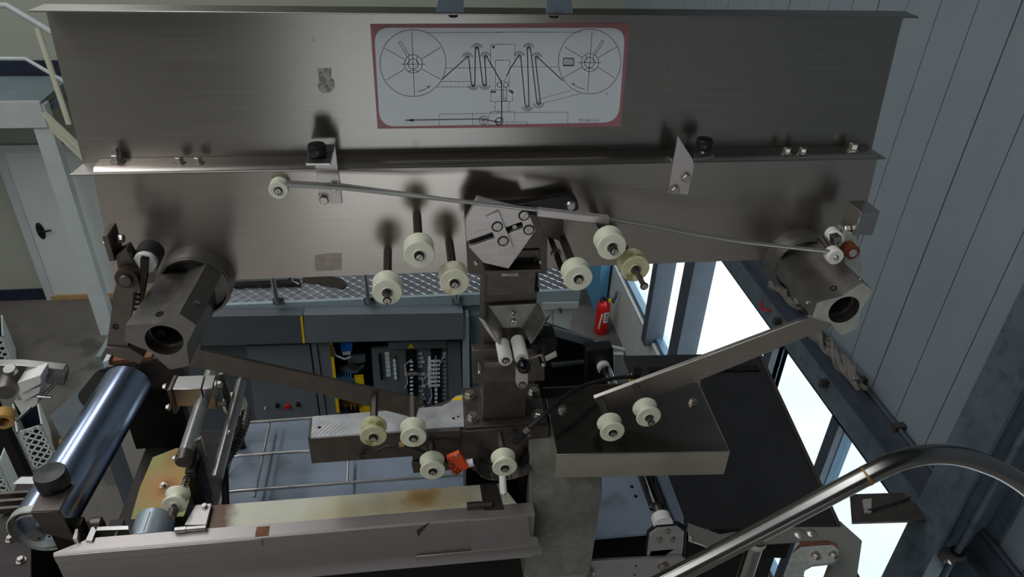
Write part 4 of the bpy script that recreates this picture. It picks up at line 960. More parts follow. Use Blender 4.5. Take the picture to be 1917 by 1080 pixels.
t = T('roller_link', 'short bright link plate with slotted screw under the black ball knob', 'link', PY(978, 722, 1.30))
pr([(966, 690), (988, 690), (989, 716), (986, 724), (978, 728), (970, 725), (966, 717)], 1.292, .010).build('plate', 'aluminium', t, .001)
slot_screw(PY(978, 720, 1.292), (0, -1, 0), .0062, .003, t, rot=.2)
# ------------------------------------------------------------------ base plate, apron and beam
bp_ = T('base_plate', 'dark steel base plate with hexagon bolts under the column', 'plate', (.22, 1.43, ZB - .012))
MB().box(.12, .285, 1.405, 1.50, ZBED, ZB - .014).build('riser', 'black_steel', bp_)
MB().box(.115, .322, 1.36, 1.51, ZB - .014, ZB).build('plate', 'dark_steel', bp_, .0015)
for px, py in ((879, 741), (885, 783), (999, 736), (1008, 778)):
    p = PZ(px, py, ZB); bolt(p, (0, 0, 1), .0125, .012, bp_, rot=.3 + px)
ap = T('machine_apron', 'dark brushed steel apron below the base plate', 'panel', (.22, 1.36, -1.46))
YAp = 1.352
MB().prism([(.10, YAp, ZB - .006), (.325, YAp, ZB - .006), (.325, YAp, -1.50), (.16, YAp, -1.46), (.10, YAp, -1.40)], (0, .01, 0)).build('sheet', 'dark_steel', ap, .001)
p = PY(990, 814, YAp); socket_screw(p, (0, -1, 0), .0055, .004, ap, 'bolt_steel')
for px, py in ((897, 822), (938, 815), (907, 830)):
    p = PY(px, py, YAp); MB().box(p.x - .0015, p.x + .0015, YAp - .0015, YAp, p.z - (.03 if px != 907 else .002), p.z).build('weld_mark' if px != 907 else 'hole', 'steel' if px != 907 else 'black_steel', ap)
bm_ = T('aluminium_beam', 'milled aluminium beam with dark front face left of the column', 'beam', (-.08, 1.40, -1.38))
MB().box(-.268, .108, 1.3645, 1.435, -1.382, ZB - .003).build('body', 'dark_steel', bm_, .001)
MB().prism([PZ(582, 818, ZB), PZ(585, 779, ZB), PZ(690, 771, ZB), PZ(790, 763, ZB), PZ(826, 760, ZB), PZ(842, 752, ZB), PZ(853, 741, ZB), PZ(866, 738, ZB), PZ(869, 798, ZB)], (0, 0, -.006)).build('milled_top', 'milled_rings', bm_, .0006)
MB().prism([PZ(700, 785, ZB - .006), PZ(868, 790, ZB - .006), PZ(866, 740, ZB - .006), PZ(790, 765, ZB - .006), PZ(700, 773, ZB - .006)], (0, 0, -.05)).build('rear_rib', 'dark_steel', bm_)
for px, py, r_ in ((598, 800, .0045), (849, 783, .004), (858, 780, .003)): MB().lathe([(0, .0002), (r_, .0002), (r_, -.001)], PZ(px, py, ZB), (0, 0, 1), 20).build('hole', 'black_steel', bm_)
MB().prism([PZ(846, 746, ZB + .0004), PZ(864, 741, ZB + .0004), PZ(865, 748, ZB + .0004), PZ(850, 750, ZB + .0004)], (0, 0, .0003)).build('yellow_mark', 'yellow_paint', bm_)
bk = T('sensor_bracket', 'dark folded steel bracket below the end of the left arm', 'bracket', PY(815, 885, 1.34))
pr([(768, 826), (862, 820), (860, 862), (776, 884), (772, 858)], 1.342, .02).build('plate', 'dark_steel', bk, .001)
pr([(770, 866), (838, 862), (845, 880), (774, 886)], 1.335, .006).build('lower_plate', 'dark_steel', bk, .001)
pr([(796, 823), (862, 819), (861, 806), (798, 809)], 1.346, .012).build('upper_strip', 'cast_steel', bk)
pulley('white pulley low down next to the orange sensor', 810, 882, 1.336, yf=1.245, stick=.002)
pulley('white pulley below the cable end, above the small roller', 945, 876, YAp, yf=1.235, stick=.003, rot=1.1)
t = T('orange_sensor', 'orange sensor box with a black printed label beside the low pulley', 'sensor', PY(858, 870, 1.31))
a, b, c_, d_ = (836, 858), (860, 848), (878, 876), (848, 892)
MB().prism([PY(*q_, 1.285) for q_ in (a, b, c_, d_)], (0, .012, 0)).build('housing', 'orange_plastic', t, .0015)
lbm = MB(); rng = random.Random(5)
for k in range(46):
    u_, v_ = rng.random(), rng.random() ** 1.0; px = 838 + 16 * v_ + 9 * u_ * v_; py = 864 + 22 * v_ - 7 * u_ + 2
    s_ = .8 + 1.6 * rng.random(); lbm.add([PY(px, py, 1.2846), PY(px + s_, py - .3 * s_, 1.2846), PY(px + s_ * 1.2, py + s_, 1.2846), PY(px + .2, py + s_, 1.2846)], [(0, 1, 2, 3)])
lbm.build('printed_label', 'ink_black', t)
for px, py in ((854, 853), (850, 888)): p = PY(px, py, 1.285); MB().lathe([(0, .002), (.004, .002), (.005, 0)], p, (0, -1, 0), 16).build('screw', 'bolt_steel', t)
MB().cyl(PY(874, 868, 1.30), PY(886, 865, 1.30), .010).build('cable_gland', 'label_white', t)
MB().tube([PY(884, 866, 1.30), PY(895, 861, 1.31), PY(905, 862, 1.33), PY(918, 852, 1.345)], .006, 10).build('cable', 'rubber', t)
t = T('sensor_cable', 'black cable curving across the dark beam front behind the pulleys', 'cable', PY(700, 852, 1.36))
MB().tube([PY(678, 852, 1.357), PY(686, 853, 1.35), PY(700, 848, 1.34), PY(722, 836, 1.335), PY(750, 832, 1.335), PY(775, 838, 1.33), PY(800, 850, 1.325), PY(830, 862, 1.32), PY(846, 868, 1.318)], .0042, 10).build('cable', 'rubber', t)
MB().lathe([(0, 0), (.0065, 0), (.0065, .008), (0, .009)], PY(679, 852, 1.3645), (0, -1, 0), 16).build('grommet', 'rubber', t)
MB().lathe([(.0042, 0), (.0062, 0), (.0062, .012), (.0042, .012)], PY(747, 832, 1.335), (1, 0, 0), 14).build('sleeve', 'tan_tape', t)
# curved strip deflector and small roller
t = T('strip_deflector', 'curved bright steel strip under the low right pulley', 'deflector', PY(945, 895, 1.33))
mb = MB(); prev = None; path = [(893, 882), (900, 891), (915, 897), (935, 899), (960, 896), (985, 888), (996, 880)]
for (xa, ya), (xb, yb) in zip(path[:-1], path[1:]):
    p0, p1 = PY(xa, ya, 1.30), PY(xb, yb, 1.30); mb.add([p0, p1, p1 + V((0, .05, 0)), p0 + V((0, .05, 0)), p0 + V((0, 0, -.002)), p1 + V((0, 0, -.002)), p1 + V((0, .05, -.002)), p0 + V((0, .05, -.002))], [(0, 1, 2, 3), (4, 7, 6, 5), (0, 4, 5, 1), (1, 5, 6, 2), (2, 6, 7, 3), (3, 7, 4, 0)])
mb.build('strip', 'steel', t); 
c = PY(943, 924, 1.268); t = T('small_roller', 'slim white roller standing upright on the cream belt plate', 'roller', c + V((0, .04, .0)))
MB().lathe([(0, 0), (.0085, 0), (.009, -.002), (.009, -.045), (0, -.046)], c, (0, -.75, -.66), 24).build('sleeve', 'pom_white', t)
slot_screw(c, (0, -.75, -.66), .005, .004, t, ring=False)
MB().cyl(c + V((0, .033, .03)), c + V((0, .06, .05)), .005).build('axle', 'steel', t)
# ================================================================== LOWER MACHINE
mbs = T('machine_pedestal', 'dark steel machine base under the blue-grey bed', 'machine base', (.2, 1.65, ZF))
MB().box(-.92, .76, 1.46, 2.03, ZF, ZBED - .061).build('base_body', 'black_steel', mbs)
bd_ = T('machine_bed', 'blue-grey painted sheet bed of the machine', 'bed', (.1, 1.7, ZBED))
yb_ = PZ(600, 784, ZBED).y
MB().box(PZ(430, 860, ZBED).x, .86, 1.395, yb_, ZBED - .01, ZBED).build('sheet', 'bed_paint', bd_)
MB().box(-.62, .76, 1.45, yb_, ZBED - .06, ZBED - .01).build('frame', 'black_steel', bd_)
for px, py in ((1183, 911), (1190, 929)): MB().lathe([(0, .0006), (.006, .0006), (.006, 0)], PZ(px, py, ZBED), (0, 0, 1), 16).build('hole', 'black_steel', bd_)
# wire guard
wg = T('wire_guard', 'guard of bent steel wires over the blue-grey bed', 'guard', PZ(500, 860, ZBED))
zw = ZBED + .05
for q_ in ([(441, 806), (455, 793), (475, 790), (620, 780)], [(420, 870), (432, 856), (448, 852), (600, 843)], [(408, 932), (425, 921), (440, 919), (700, 900), (1000, 880)]):
    a_ = [PZ(*p, zw) for p in q_]; a_[0].z = ZBED + .006; MB().tube(a_, .0055, 10).build('wire', 'rod_steel', wg)
for q_ in ([(506, 787), (476, 930)], [(652, 850), (650, 905)]): MB().tube([PZ(*p, zw - .008) for p in q_], .0045, 10).build('cross_wire', 'rod_steel', wg)
# cream belt plate with end fittings
cbp = T('slide_plate', 'cream plastic slide plate with brown stains behind the front guard', 'plate', (-.15, 1.33, -1.51))
MB().prism([PZ(392, 946, -1.5), PZ(937, 904, -1.5), PZ(976, 952, -1.5), PZ(386, 994, -1.5)], (0, 0, -.012)).build('plastic', 'belt_cream', cbp, .001)
MB().box(-.53, .25, 1.30, 1.36, -1.64, -1.512).build('support', 'black_steel', cbp)
MB().prism([PZ(898, 908, -1.4985), PZ(928, 905, -1.4985), PZ(943, 955, -1.4985), PZ(906, 957, -1.4985)], (0, 0, .004)).build('wear_strip', 'dark_steel', cbp)
def pin(label, a, b, c, r, z=-1.488, m='dark_steel', par=None):
    A_, B_, C_ = (PZ(*q_, z) for q_ in (a, b, c)); B_.z = C_.z = A_.z
    t = T('split_pin', label, 'pin', A_)
    d = (C_ - A_).normalized(); MB().cyl(A_, B_ - d * .0012, r).build('pin_body', m, t); MB().cyl(B_, C_, r * .86).build('pin_end', m, t); MB().cyl(A_ + d * .004, C_ - d * .004, r * .6).build('pin_core', 'black_steel', t)
    return t
pin('two-piece grey steel pin at the right end of the cream plate', (874, 947), (901, 945), (921, 943), .0095)
pin('two-piece bright steel pin beside the small blue-grey drum', (328, 992), (350, 990), (386, 987), .0078, m='steel')
t = T('end_bracket', 'small bright bracket plate at the left end of the cream plate', 'bracket', PZ(370, 965, -1.49))
MB().prism([PZ(345, 982, -1.488), PZ(366, 945, -1.488), PZ(396, 942, -1.488), PZ(386, 982, -1.488)], (0, 0, -.01)).build('plate', 'aluminium', t, .001)
bolt(PZ(383, 949, -1.488), (0, 0, 1), .0075, .007, t)
# front guard
fg = T('front_guard', 'long brushed steel guard across the bottom of the picture', 'guard', (-.3, 1.25, -1.66))
gz = -1.497; gy = 1.247; gx0, gx1 = PZ(84, 1034, gz).x, .282
prof = [(1.286, gz), (gy + .004, gz), (gy, gz - .004), (gy, -1.665), (gy + .003, -1.665), (gy + .003, gz - .003), (1.286, gz - .003)]
MB().loft([V((gx0 + (.02 if y < 1.26 else .09), y, z)) for y, z in prof], [V((gx1, y, z)) for y, z in prof]).build('sheet', 'guard_steel', fg)
MB().box(gx0 + .02, gx0 + .49, gy - .0025, gy, gz - .03, gz - .005).build('left_overlay', 'guard_steel', fg, .0006)
MB().box(gx0 + .475, gx0 + .505, gy + .002, gy + .03, gz - .0, gz + .002).build('rust_notch', 'rust', fg)
pr([(881, 974), (988, 966), (993, 1005), (1006, 1007), (1009, 1023), (883, 1033)], gy - .006, .004).build('end_overlay', 'overlay_steel', fg, .0006)
pr([(883, 1033), (1010, 1022), (1015, 1026), (1014, 1038), (780, 1060), (780, 1042)], gy - .010, .004).build('lower_flange', 'guard_steel', fg, .0006)
MB().box(.05, .09, gy + .004, 1.298, -1.66, -1.56).build('stay', 'black_steel', fg)
for x_ in (-.78, .2): MB().box(x_ - .03, x_ + .03, gy + .003, 1.298, -1.64, -1.60).build('stay', 'black_steel', fg)
MB().prism([PY(779, 993, gy - .0004), PY(806, 976, gy - .0004), PY(783, 1004, gy - .0004)], (0, -.0003, 0)).build('scratch', 'dark_steel', fg)
# cast grey housing
hs = T('cast_housing', 'rough grey cast housing with rounded shoulder under the steel lid', 'housing', (.37, 1.33, ZBED - .01))
xa, xb = PY(990, 960, 1.285).x, PY(1122, 960, 1.285).x
prof = [(1.40, -1.338)]
for y_, z_ in ((1.375, -1.335), (1.352, -1.338), (1.335, -1.352), (1.322, -1.38), (1.312, -1.42), (1.302, -1.452), (1.29, -1.470), (1.286, -1.49), (1.285, -1.60), (1.288, ZBED - .02), (1.40, ZBED - .02)): prof.append((y_, z_))
MB().loft([V((xa, y, z)) for y, z in prof], [V((xb, y, z)) for y, z in prof]).build('casting', 'cast_grey', hs, .004, 30)
MB().prism([PY(985, 850, 1.33), PY(1000, 868, 1.33), PY(1002, 950, 1.33), PY(975, 955, 1.33), PY(968, 880, 1.33)], (0, .03, 0)).build('side_cheek', 'black_steel', hs)
# steel lid
zlid = ZB + .004
ld_ = T('cover_box', 'box-shaped brushed steel lid right of the column', 'lid', PZ(1200, 820, ZB - .045))
FLp, FRp, BRp, BLp = PZ(1042, 851, zlid), PZ(1367, 845, zlid), PZ(1308, 716, zlid), PZ(1023, 746, zlid)
zlo = PY(1045, 894, FLp.y).z
MB().prism([FLp, FRp, BRp, BLp], (0, 0, -.004)).build('top_sheet', 'lid_steel', ld_, .0012)
def wall(name, p, q_, m='skirt_steel', h=None): MB().prism([p, q_, q_ + V((0, 0, (zlo - zlid))), p + V((0, 0, (zlo - zlid)))], ((q_ - p).normalized().cross(V((0, 0, 1)))) * -.004).build(name, m, ld_, .0008)
wall('front_skirt', FLp, FRp); wall('right_skirt', FRp, BRp); wall('left_skirt', BLp, FLp)
for px, py in ((1053, 768), (1297, 754)): bolt(PZ(px, py, zlid), (0, 0, 1), .009, .010, ld_)
p = PZ(1067, 755, zlid); MB().lathe([(0, .003), (.005, .002), (.006, 0)], p, (0, 0, 1), 16).build('rivet', 'black_steel', ld_)
MB().box(.3235, .37, 1.38, 1.45, zlid - .06, zlid - .005).build('hinge_block', 'black_steel', ld_)
bb_ = T('back_board', 'dark folded steel strip standing behind the lid', 'strip', PZ(1160, 740, zlid))
yb2 = 1.484
pr([(1016, 727), (1312, 711), (1312, 738), (1020, 748)], yb2, .004).build('strip', 'dark_steel', bb_, .0006)
pr([(1298, 713), (1311, 712), (1311, 734)], yb2 - .003, .003).build('corner_gusset', 'aluminium', bb_)
# thick black cable
t = T('black_cable', 'thick black cable looping from the apron to a yellow-ringed plug', 'cable', PY(975, 820, 1.34))
zq = -1.25
pts = [PY(962, 829, 1.335), PY(975, 818, 1.325), PY(990, 802, 1.32), PY(1015, 779, 1.33), PY(1045, 752, 1.36), PY(1070, 734, 1.39), PY(1095, 721, 1.42), PY(1130, 712, 1.46), PY(1165, 706, 1.49), PY(1192, 706, 1.51)]
def smooth(pts, k=4):
    out = []
    for i in range(len(pts) - 1):
        p0, p1, p2, p3 = pts[max(i - 1, 0)], pts[i], pts[i + 1], pts[min(i + 2, len(pts) - 1)]
        for j in range(k):
            f_ = j / k; out.append(.5 * ((2 * p1) + (p2 - p0) * f_ + (2 * p0 - 5 * p1 + 4 * p2 - p3) * f_ * f_ + (3 * p1 - p0 - 3 * p2 + p3) * f_ ** 3))
    return out + [pts[-1]]
MB().tube(smooth(pts), .0055, 12).build('cable', 'rubber', t)
MB().cyl(PY(983, 808, 1.322), PY(992, 800, 1.32), .0085, 18).build('gland_nut', 'steel', t)
MB().cyl(PY(965, 826, 1.333), PY(983, 808, 1.322), .010, 18).build('gland_boot', 'rubber', t)
MB().cyl(PY(992, 800, 1.32), PY(1012, 782, 1.328), .008, 18).build('strain_relief', 'rubber', t)
p = PY(1192, 705, 1.51); MB().cyl(p + V((0, .02, -.04)), p + V((0, 0, .02)), .013, 16).build('plug', 'black_plastic', t)
MB().lathe([(.0132, -.008), (.015, -.008), (.015, .0), (.0132, 0)], p + V((0, .005, .0)), (0, -.3, 1), 18).lathe([(.0132, -.008), (.015, -.008), (.015, .0), (.0132, 0)], p + V((0, .012, -.018)), (0, -.3, 1), 18).build('yellow_ring', 'yellow_paint', t)
MB().tube([p + V((0, .02, -.04)), p + V((.03, .06, -.08)), p + V((.03, .08, -.2))], .006, 8).build('cable_tail', 'rubber', t)
# cross shaft along the conveyor
zs_ = -1.75
A_, B_ = PZ(1237, 962, zs_), PZ(1129, 686, zs_); xs_ = (A_.x + B_.x) / 2
sh = T('drive_shaft', 'dark polished drive shaft running back beside the black belt', 'shaft', (xs_, A_.y, zs_))
MB().cyl((xs_, A_.y + .035, zs_), (xs_, B_.y, zs_), .0225, 28).build('shaft', 'chrome', sh)
MB().lathe([(.0228, 0), (.0235, .004), (.0235, .17), (.0228, .175)], (xs_, A_.y + .03, zs_), (0, 1, 0), 28).build('rubber_sleeve', 'black_gloss', sh)
MB().cyl((xs_, A_.y - .02, zs_), (xs_, A_.y + .035, zs_), .013, 20).build('journal', 'dark_steel', sh)
sb = T('shaft_bearing', 'white bearing on a bolted bright bracket at the near shaft end', 'bearing', (xs_, A_.y - .03, ZBED))
MB().lathe([(.0, 0), (.028, 0), (.029, -.003), (.029, -.03), (0, -.03)], (xs_, A_.y - .008, zs_), (0, 1, 0), 32).build('bearing', 'pom_white', sb)
yb3 = A_.y - .045
pr([(1211, 1042), (1216, 1001), (1231, 989), (1269, 986), (1281, 995), (1277, 1039)], yb3, .006).build('bracket_plate', 'aluminium', sb, .001)
pr([(1206, 1044), (1212, 998), (1228, 983), (1270, 980), (1286, 990), (1282, 1041)], yb3 + .0065, .010).build('backing_plate', 'black_plastic', sb, .001)
for px, py in ((1250, 993), (1234, 1009), (1259, 1008)): bolt(PY(px, py, yb3), (0, -1, 0), .0075, .008, sb)
p = PY(1245, 1042, yb3); MB().box(p.x - .05, p.x + .05, yb3 - .0, yb3 + .035, ZBED - .06, p.z).build('foot', 'dark_steel', sb)
fb = T('lower_bar', 'bright bolted steel bar along the bottom edge right of the guard', 'bar', PY(1130, 1075, yb3 - .01))
pr([(985, 1056), (1278, 1043), (1292, 1054), (1300, 1110), (985, 1110)], yb3 - .012, .010).build('bar', 'aluminium', fb, .001)
MB().box(PY(990, 1060, yb3).x, PY(1290, 1060, yb3).x, yb3 - .002, yb3 + .03, ZBED - .2, PY(1130, 1090, yb3).z - .02).build('backing_bar', 'black_steel', fb)
for px, py in ((1102, 1068), (1241, 1058)): bolt(PY(px, py, yb3 - .012), (0, -1, 0), .014, .014, fb)
for px, py in ((1191, 1059), (1188, 1076)): MB().lathe([(0, .0004), (.004, .0004), (.004, 0)], PY(px, py, yb3 - .012), (0, -1, 0), 14).build('hole', 'black_steel', fb)
MB().cyl(PY(991, 1030, 1.33), PY(993, 1090, 1.33), .008).build('upright_rod', 'aluminium', fb)
# far end of the shaft
yd = B_.y + .0
bx = T('bearing_block', 'black bearing block with pale ring at the far shaft end', 'bearing', PY(1125, 720, yd))
pr([(1099, 656), (1148, 652), (1151, 722), (1098, 724)], yd, .05).build('block', 'black_plastic', bx, .002)
p = PY(1129, 674, yd); MB().lathe([(.012, 0), (.025, 0), (.025, .02), (.012, .02)], (xs_ - .004, yd, zs_ + .004), (0, -1, 0), 28).build('ring', 'pom_white', bx)
MB().box(PY(1099, 720, yd).x, PY(1150, 720, yd).x, yd, yd + .05, ZBED - .3, PY(1125, 720, yd).z).build('stand', 'black_steel', bx)
cv = T('black_conveyor', 'black conveyor housing with toothed grey rail behind the column', 'conveyor', PY(1060, 700, 2.3))
pr([(1000, 610), (1108, 646), (1104, 690), (1098, 735), (1000, 740)], 2.24, .06).build('housing', 'black_plastic', cv, .004)
pr([(1000, 604), (1110, 636), (1116, 642), (1116, 650), (1106, 650), (1000, 618)], 2.2, .015).build('rail', 'cabinet_paint', cv, .001)
for k in range(16):
    f_ = k / 15; p = PY(1016 + 86 * f_, 622 + 26 * f_, 2.2); MB().box(p.x - .003, p.x + .003, 2.2, 2.235, p.z - .012, p.z).build('tooth', 'black_steel', cv)
pr([(1116, 644), (1171, 656), (1168, 664), (1116, 655)], 2.30, .02).build('white_edge', 'white_paint', cv)
pr([(1150, 664), (1168, 664), (1164, 716), (1148, 720)], 2.28, .02).build('white_side', 'white_paint', cv)
pr([(1032, 682), (1095, 676), (1094, 680), (1034, 688)], 2.23, .01).build('moulded_edge', 'cabinet_dark', cv)
MB().box(PY(1010, 735, 2.24).x, PY(1095, 735, 2.24).x, 2.26, 2.5, ZF, PY(1060, 735, 2.24).z).build('stand', 'black_steel', cv)
# black belt at the right
be = T('conveyor_belt', 'wide black conveyor belt rising away at the right', 'belt', (1.0, 1.35, -1.80))
nl, nr = PZ(1290, 985, -1.75), PZ(1566, 985, -1.75); fr_, fl_ = PZ(1417, 661, -1.6), PZ(1168, 666, -1.6)
MB().prism([nl, nr, fr_, fl_], (0, 0, -.012)).build('belt', 'belt_dark', be)
d = (nr - nl)
MB().cyl(nl + V((0, .03, -.016)), nr + V((0, .03, -.016)), .014, 24).build('nose_roller', 'belt_dark', be)
MB().prism([nr + V((.002, 0, .004)), fr_ + V((.002, 0, .004)), fr_ + V((.014, 0, .004)), nr + V((.014, 0, .004))], (0, 0, -.03)).build('edge_rail', 'dark_steel', be)
MB().prism([fl_ + V((.07, -.08, -.012)), fr_ + V((-.02, -.08, -.012)), fr_ + V((-.02, -.08, -.6)), fl_ + V((.07, -.08, -.6))], (0, .04, 0)).build('support_wall', 'black_steel', be)
MB().prism([nl + V((.10, .12, -.02)), nr + V((-.03, .12, -.02)), nr + V((-.03, .12, -.3)), nl + V((.10, .12, -.3))], (0, .04, 0)).build('support_wall', 'black_steel', be)
MB().box(nl.x + .05, nr.x - .05, nl.y + .1, fl_.y - .1, ZF, -1.95).build('belt_frame', 'black_steel', be)
zp = -1.752
tf = T('trough_frame', 'dented stainless trough rim below the belt nose', 'frame', PZ(1590, 1020, zp))
MB().prism([PZ(1400, 992, zp), PZ(1500, 982, zp), PZ(1573, 975, zp), PZ(1614, 1012, zp), PZ(1600, 1110, zp), PZ(1530, 1110, zp), PZ(1560, 1030, zp), PZ(1545, 1012, zp), PZ(1505, 1014, zp), PZ(1400, 1020, zp)], (0, 0, -.004)).build('right_rim', 'skirt_steel', tf, .001)
MB().prism([PZ(1288, 978, zp + .03), PZ(1297, 990, zp), PZ(1345, 1000, zp), PZ(1410, 990, zp), PZ(1410, 1022, zp), PZ(1342, 1036, zp), PZ(1318, 1022, zp), PZ(1289, 1012, zp)], (0, 0, -.004)).build('left_rim', 'skirt_steel', tf, .001)
MB().ball(PZ(1294, 1008, zp + .002), .008).build('rivet', 'steel', tf)
dn_ = MB()
for px, py, r_ in ((1500, 1000, .02), (1520, 998, .016)): dn_.lathe([(0, .008), (r_ * .6, .006), (r_, 0)], PZ(px, py, zp), (0, 0, 1), 20)
dn_.build('dent', 'skirt_steel', tf)
MB().box(PZ(1575, 1060, zp).x, PZ(1600, 1060, zp).x, PZ(1580, 1080, zp).y, PZ(1580, 1080, zp).y + .03, ZF, zp - .004).build('trough_leg', 'dark_steel', tf)
zh = zp + .05
hp = T('hinge_plate', 'pale galvanised hook plate with rusty edge and two bolts', 'plate', PZ(1520, 1040, zh))
hpp = [(1455, 1110), (1484, 1034), (1500, 1023), (1558, 1019), (1571, 1029), (1570, 1045), (1560, 1052), (1522, 1056), (1508, 1064), (1496, 1110)]
MB().prism([PZ(*q_, zh) for q_ in hpp], (0, 0, -.012)).build('plate', 'cast_face', hp, .001)
MB().prism([PZ(1484, 1033, zh - .001), PZ(1500, 1022, zh - .001), PZ(1558, 1018, zh - .001), PZ(1572, 1029, zh - .001), PZ(1566, 1017, zh - .02), PZ(1550, 1011, zh - .02), PZ(1500, 1013, zh - .02)], (0, 0, -.004)).build('rusty_edge', 'rust', hp)
for px, py in ((1527, 1041), (1560, 1040)): bolt(PZ(px, py, zh), (0, 0, 1), .010, .010, hp, rot=.4)
MB().box(PZ(1480, 1060, zh).x, PZ(1500, 1060, zh).x, PZ(1480, 1060, zh).y - .04, PZ(1480, 1060, zh).y, ZF, zh - .012).build('leg', 'black_steel', hp)
# ------------------------------------------------------------------ foreground handrail
YH = .95
hr = T('handrail', 'thick polished tubular handrail curving at the lower right', 'handrail', PY(1418, 1080, YH))
hpts = [(1120, 1150), (1260, 1080), (1400, 1007), (1518, 945), (1630, 886), (1681, 863), (1726, 852), (1765, 850), (1807, 856), (1844, 868), (1880, 884), (1917, 908), (1945, 934), (1965, 970), (1985, 1040), (1995, 1120), (2005, 1260)]
MB().tube(smooth([PY(*q_, YH) for q_ in hpts], 5), .0205, 28).build('rail', 'rail_steel', hr)
p = PY(1419, 1004, YH); MB().cyl(p, (p.x, p.y, -1.70), .0175, 24).build('post', 'rail_steel', hr)
a, b = PY(1618, 892, YH), PY(1625, 889, YH); MB().lathe([(.0204, -.004), (.0209, -.003), (.0209, .003), (.0204, .004)], (a + b) / 2, b - a, 32).build('weld_band', 'scorched', hr)
MB().lathe([(.018, -.006), (.0215, .002), (.019, .012)], p + V((0, 0, -.022)), (0, 0, 1), 24).build('weld_collar', 'aluminium', hr)
# ================================================================== LEFT SIDE OF THE MACHINE
zr = -1.53
ra_, rb_ = PZ(240, 716, zr), PZ(78, 985, zr); xr0 = (ra_.x + rb_.x) / 2
rl = T('steel_roller', 'large polished steel roller at the left with bright reflections', 'roller', (xr0, rb_.y, zr))
rdir = (ra_ - rb_).normalized(); RR = .069
MB().lathe([(.0, 0), (RR - .012, 0), (RR - .010, .004), (RR - .002, .004), (RR, .008), (RR, (ra_ - rb_).length - .004), (RR - .004, (ra_ - rb_).length), (0, (ra_ - rb_).length)], rb_, rdir, 64).build('drum', 'roller_steel', rl)
MB().cyl(ra_, ra_ + rdir * .06, .020, 24).build('journal', 'steel', rl)
MB().cyl(rb_ - rdir * .03, rb_, .02, 24).build('journal', 'steel', rl)
MB().lathe([(RR + .001, .002), (RR + .004, .004), (RR + .004, .022), (RR + .001, .024), (RR - .012, .024), (RR - .012, .002)], rb_ - rdir * .02, rdir, 48).build('end_ring', 'cast_face', rl)
# far roller mount
ym_ = ra_.y + .05
rm = T('roller_mount', 'steel roller mount with rust-brown top strip under the left reel hub', 'bracket', PY(240, 705, ym_))
pr([(196, 687), (300, 676), (345, 690), (350, 715), (330, 730), (205, 722)], ym_, .04).build('plate', 'dark_steel', rm, .002)
pr([(204, 676), (283, 668), (284, 675), (205, 683)], ym_ - .02, .05).build('rusty_strip', 'rust', rm, .001)
pr([(192, 678), (203, 674), (204, 684), (195, 690)], ym_ - .03, .06).build('end_cap', 'white_paint', rm, .001)
MB().box(PY(215, 720, ym_).x, PY(330, 720, ym_).x, ym_ + .002, ym_ + .04, ZBED - .06, PY(250, 722, ym_).z).build('stand', 'black_steel', rm)
# near bracket with the black knob
zk2 = -1.42
kb = T('knob_bracket', 'folded steel bracket with a large black knob at the near end of the roller', 'bracket', PZ(80, 960, zk2))
q_ = [(56, 960), (110, 957), (122, 935), (140, 905), (84, 903)]
MB().prism([PZ(*p, zk2) for p in q_], (0, 0, -.005)).build('top_plate', 'dark_steel', kb, .0012)
pa, pb_ = PZ(56, 960, zk2), PZ(110, 957, zk2)
MB().prism([pa, pb_, pb_ + V((.012, -.002, -.11)), pa + V((.012, 0, -.075))], (0, .005, 0)).build('front_plate', 'dark_steel', kb, .0012)
k = PZ(102, 907, zk2 + .004)
MB().lathe([(0, 0), (.030, 0), (.036, .003), (.036, .038), (.034, .042), (0, .044)], k, (0, 0, 1), 40).build('knob', 'black_plastic', kb)
for px, py in ((74, 1006), (93, 1003)):
    p = PY(px, py, pa.y); MB().lathe([(0, .001), (.003, .001), (.003, 0)], p + V((0, -.002, 0)), (0, -1, 0), 12).build('hole', 'black_steel', kb)
MB().box(pa.x + .02, pb_.x + .03, pa.y + .006, pa.y + .03, ZBED - .06, zk2 - .06).build('leg', 'black_steel', kb)
# clamp block with twin guide rods
za_ = -1.36
cbk = T('clamp_block', 'bright split clamp block with end plate above the twin rods', 'clamp', PZ(350, 730, za_ - .07))
MB().prism([PZ(321, 729, za_), PZ(376, 728, za_), PZ(383, 702, za_), PZ(333, 704, za_)], (0, 0, -.062)).build('block', 'steel', cbk, .0015)
MB().prism([PZ(378, 728, za_), PZ(397, 727, za_), PZ(404, 702, za_), PZ(385, 702, za_)], (0, 0, -.075)).build('half_block', 'steel', cbk, .0015)
MB().prism([PZ(312, 731, za_ + .004), PZ(320, 730, za_ + .004), PZ(332, 702, za_ + .004), PZ(325, 702, za_ + .004)], (0, 0, -.085)).build('end_plate', 'dark_steel', cbk, .0015)
for px, py in ((309, 724), (315, 762)): p = PY(px, py, PZ(316, 725, za_).y); bolt(p + V((.004, 0, 0)), (-1, 0, 0), .008, .008, cbk)
yb4 = PZ(397, 727, za_).y
for px, py in ((404, 721), (410, 755)): bolt(PY(px, py, yb4 + .02), (1, 0, 0), .011, .014, cbk, rot=.3)
zr1, zr2 = za_ - .05, za_ - .10
a1, b1_ = PZ(399, 698, zr1), PZ(344, 848, zr1); a1.x = b1_.x = (a1.x + b1_.x) / 2
a2, b2_ = PZ(453, 716, zr2), PZ(403, 898, zr2); a2.x = b2_.x = (a2.x + b2_.x) / 2
gr_ = T('guide_rod', 'upper bright guide rod through the clamp block', 'rod', b1_, 'twin guide rods'); 
MB().cyl(b1_, a1, .0185, 28).build('rod', 'rod_steel', gr_); MB().cyl(b1_ + V((0, -.03, -.004)), b1_, .020, 28).build('rod_end', 'dark_steel', gr_)
p = b1_ + V((-.020, -.015, 0)); bolt(p, (-1, 0, 0), .007, .007, gr_)
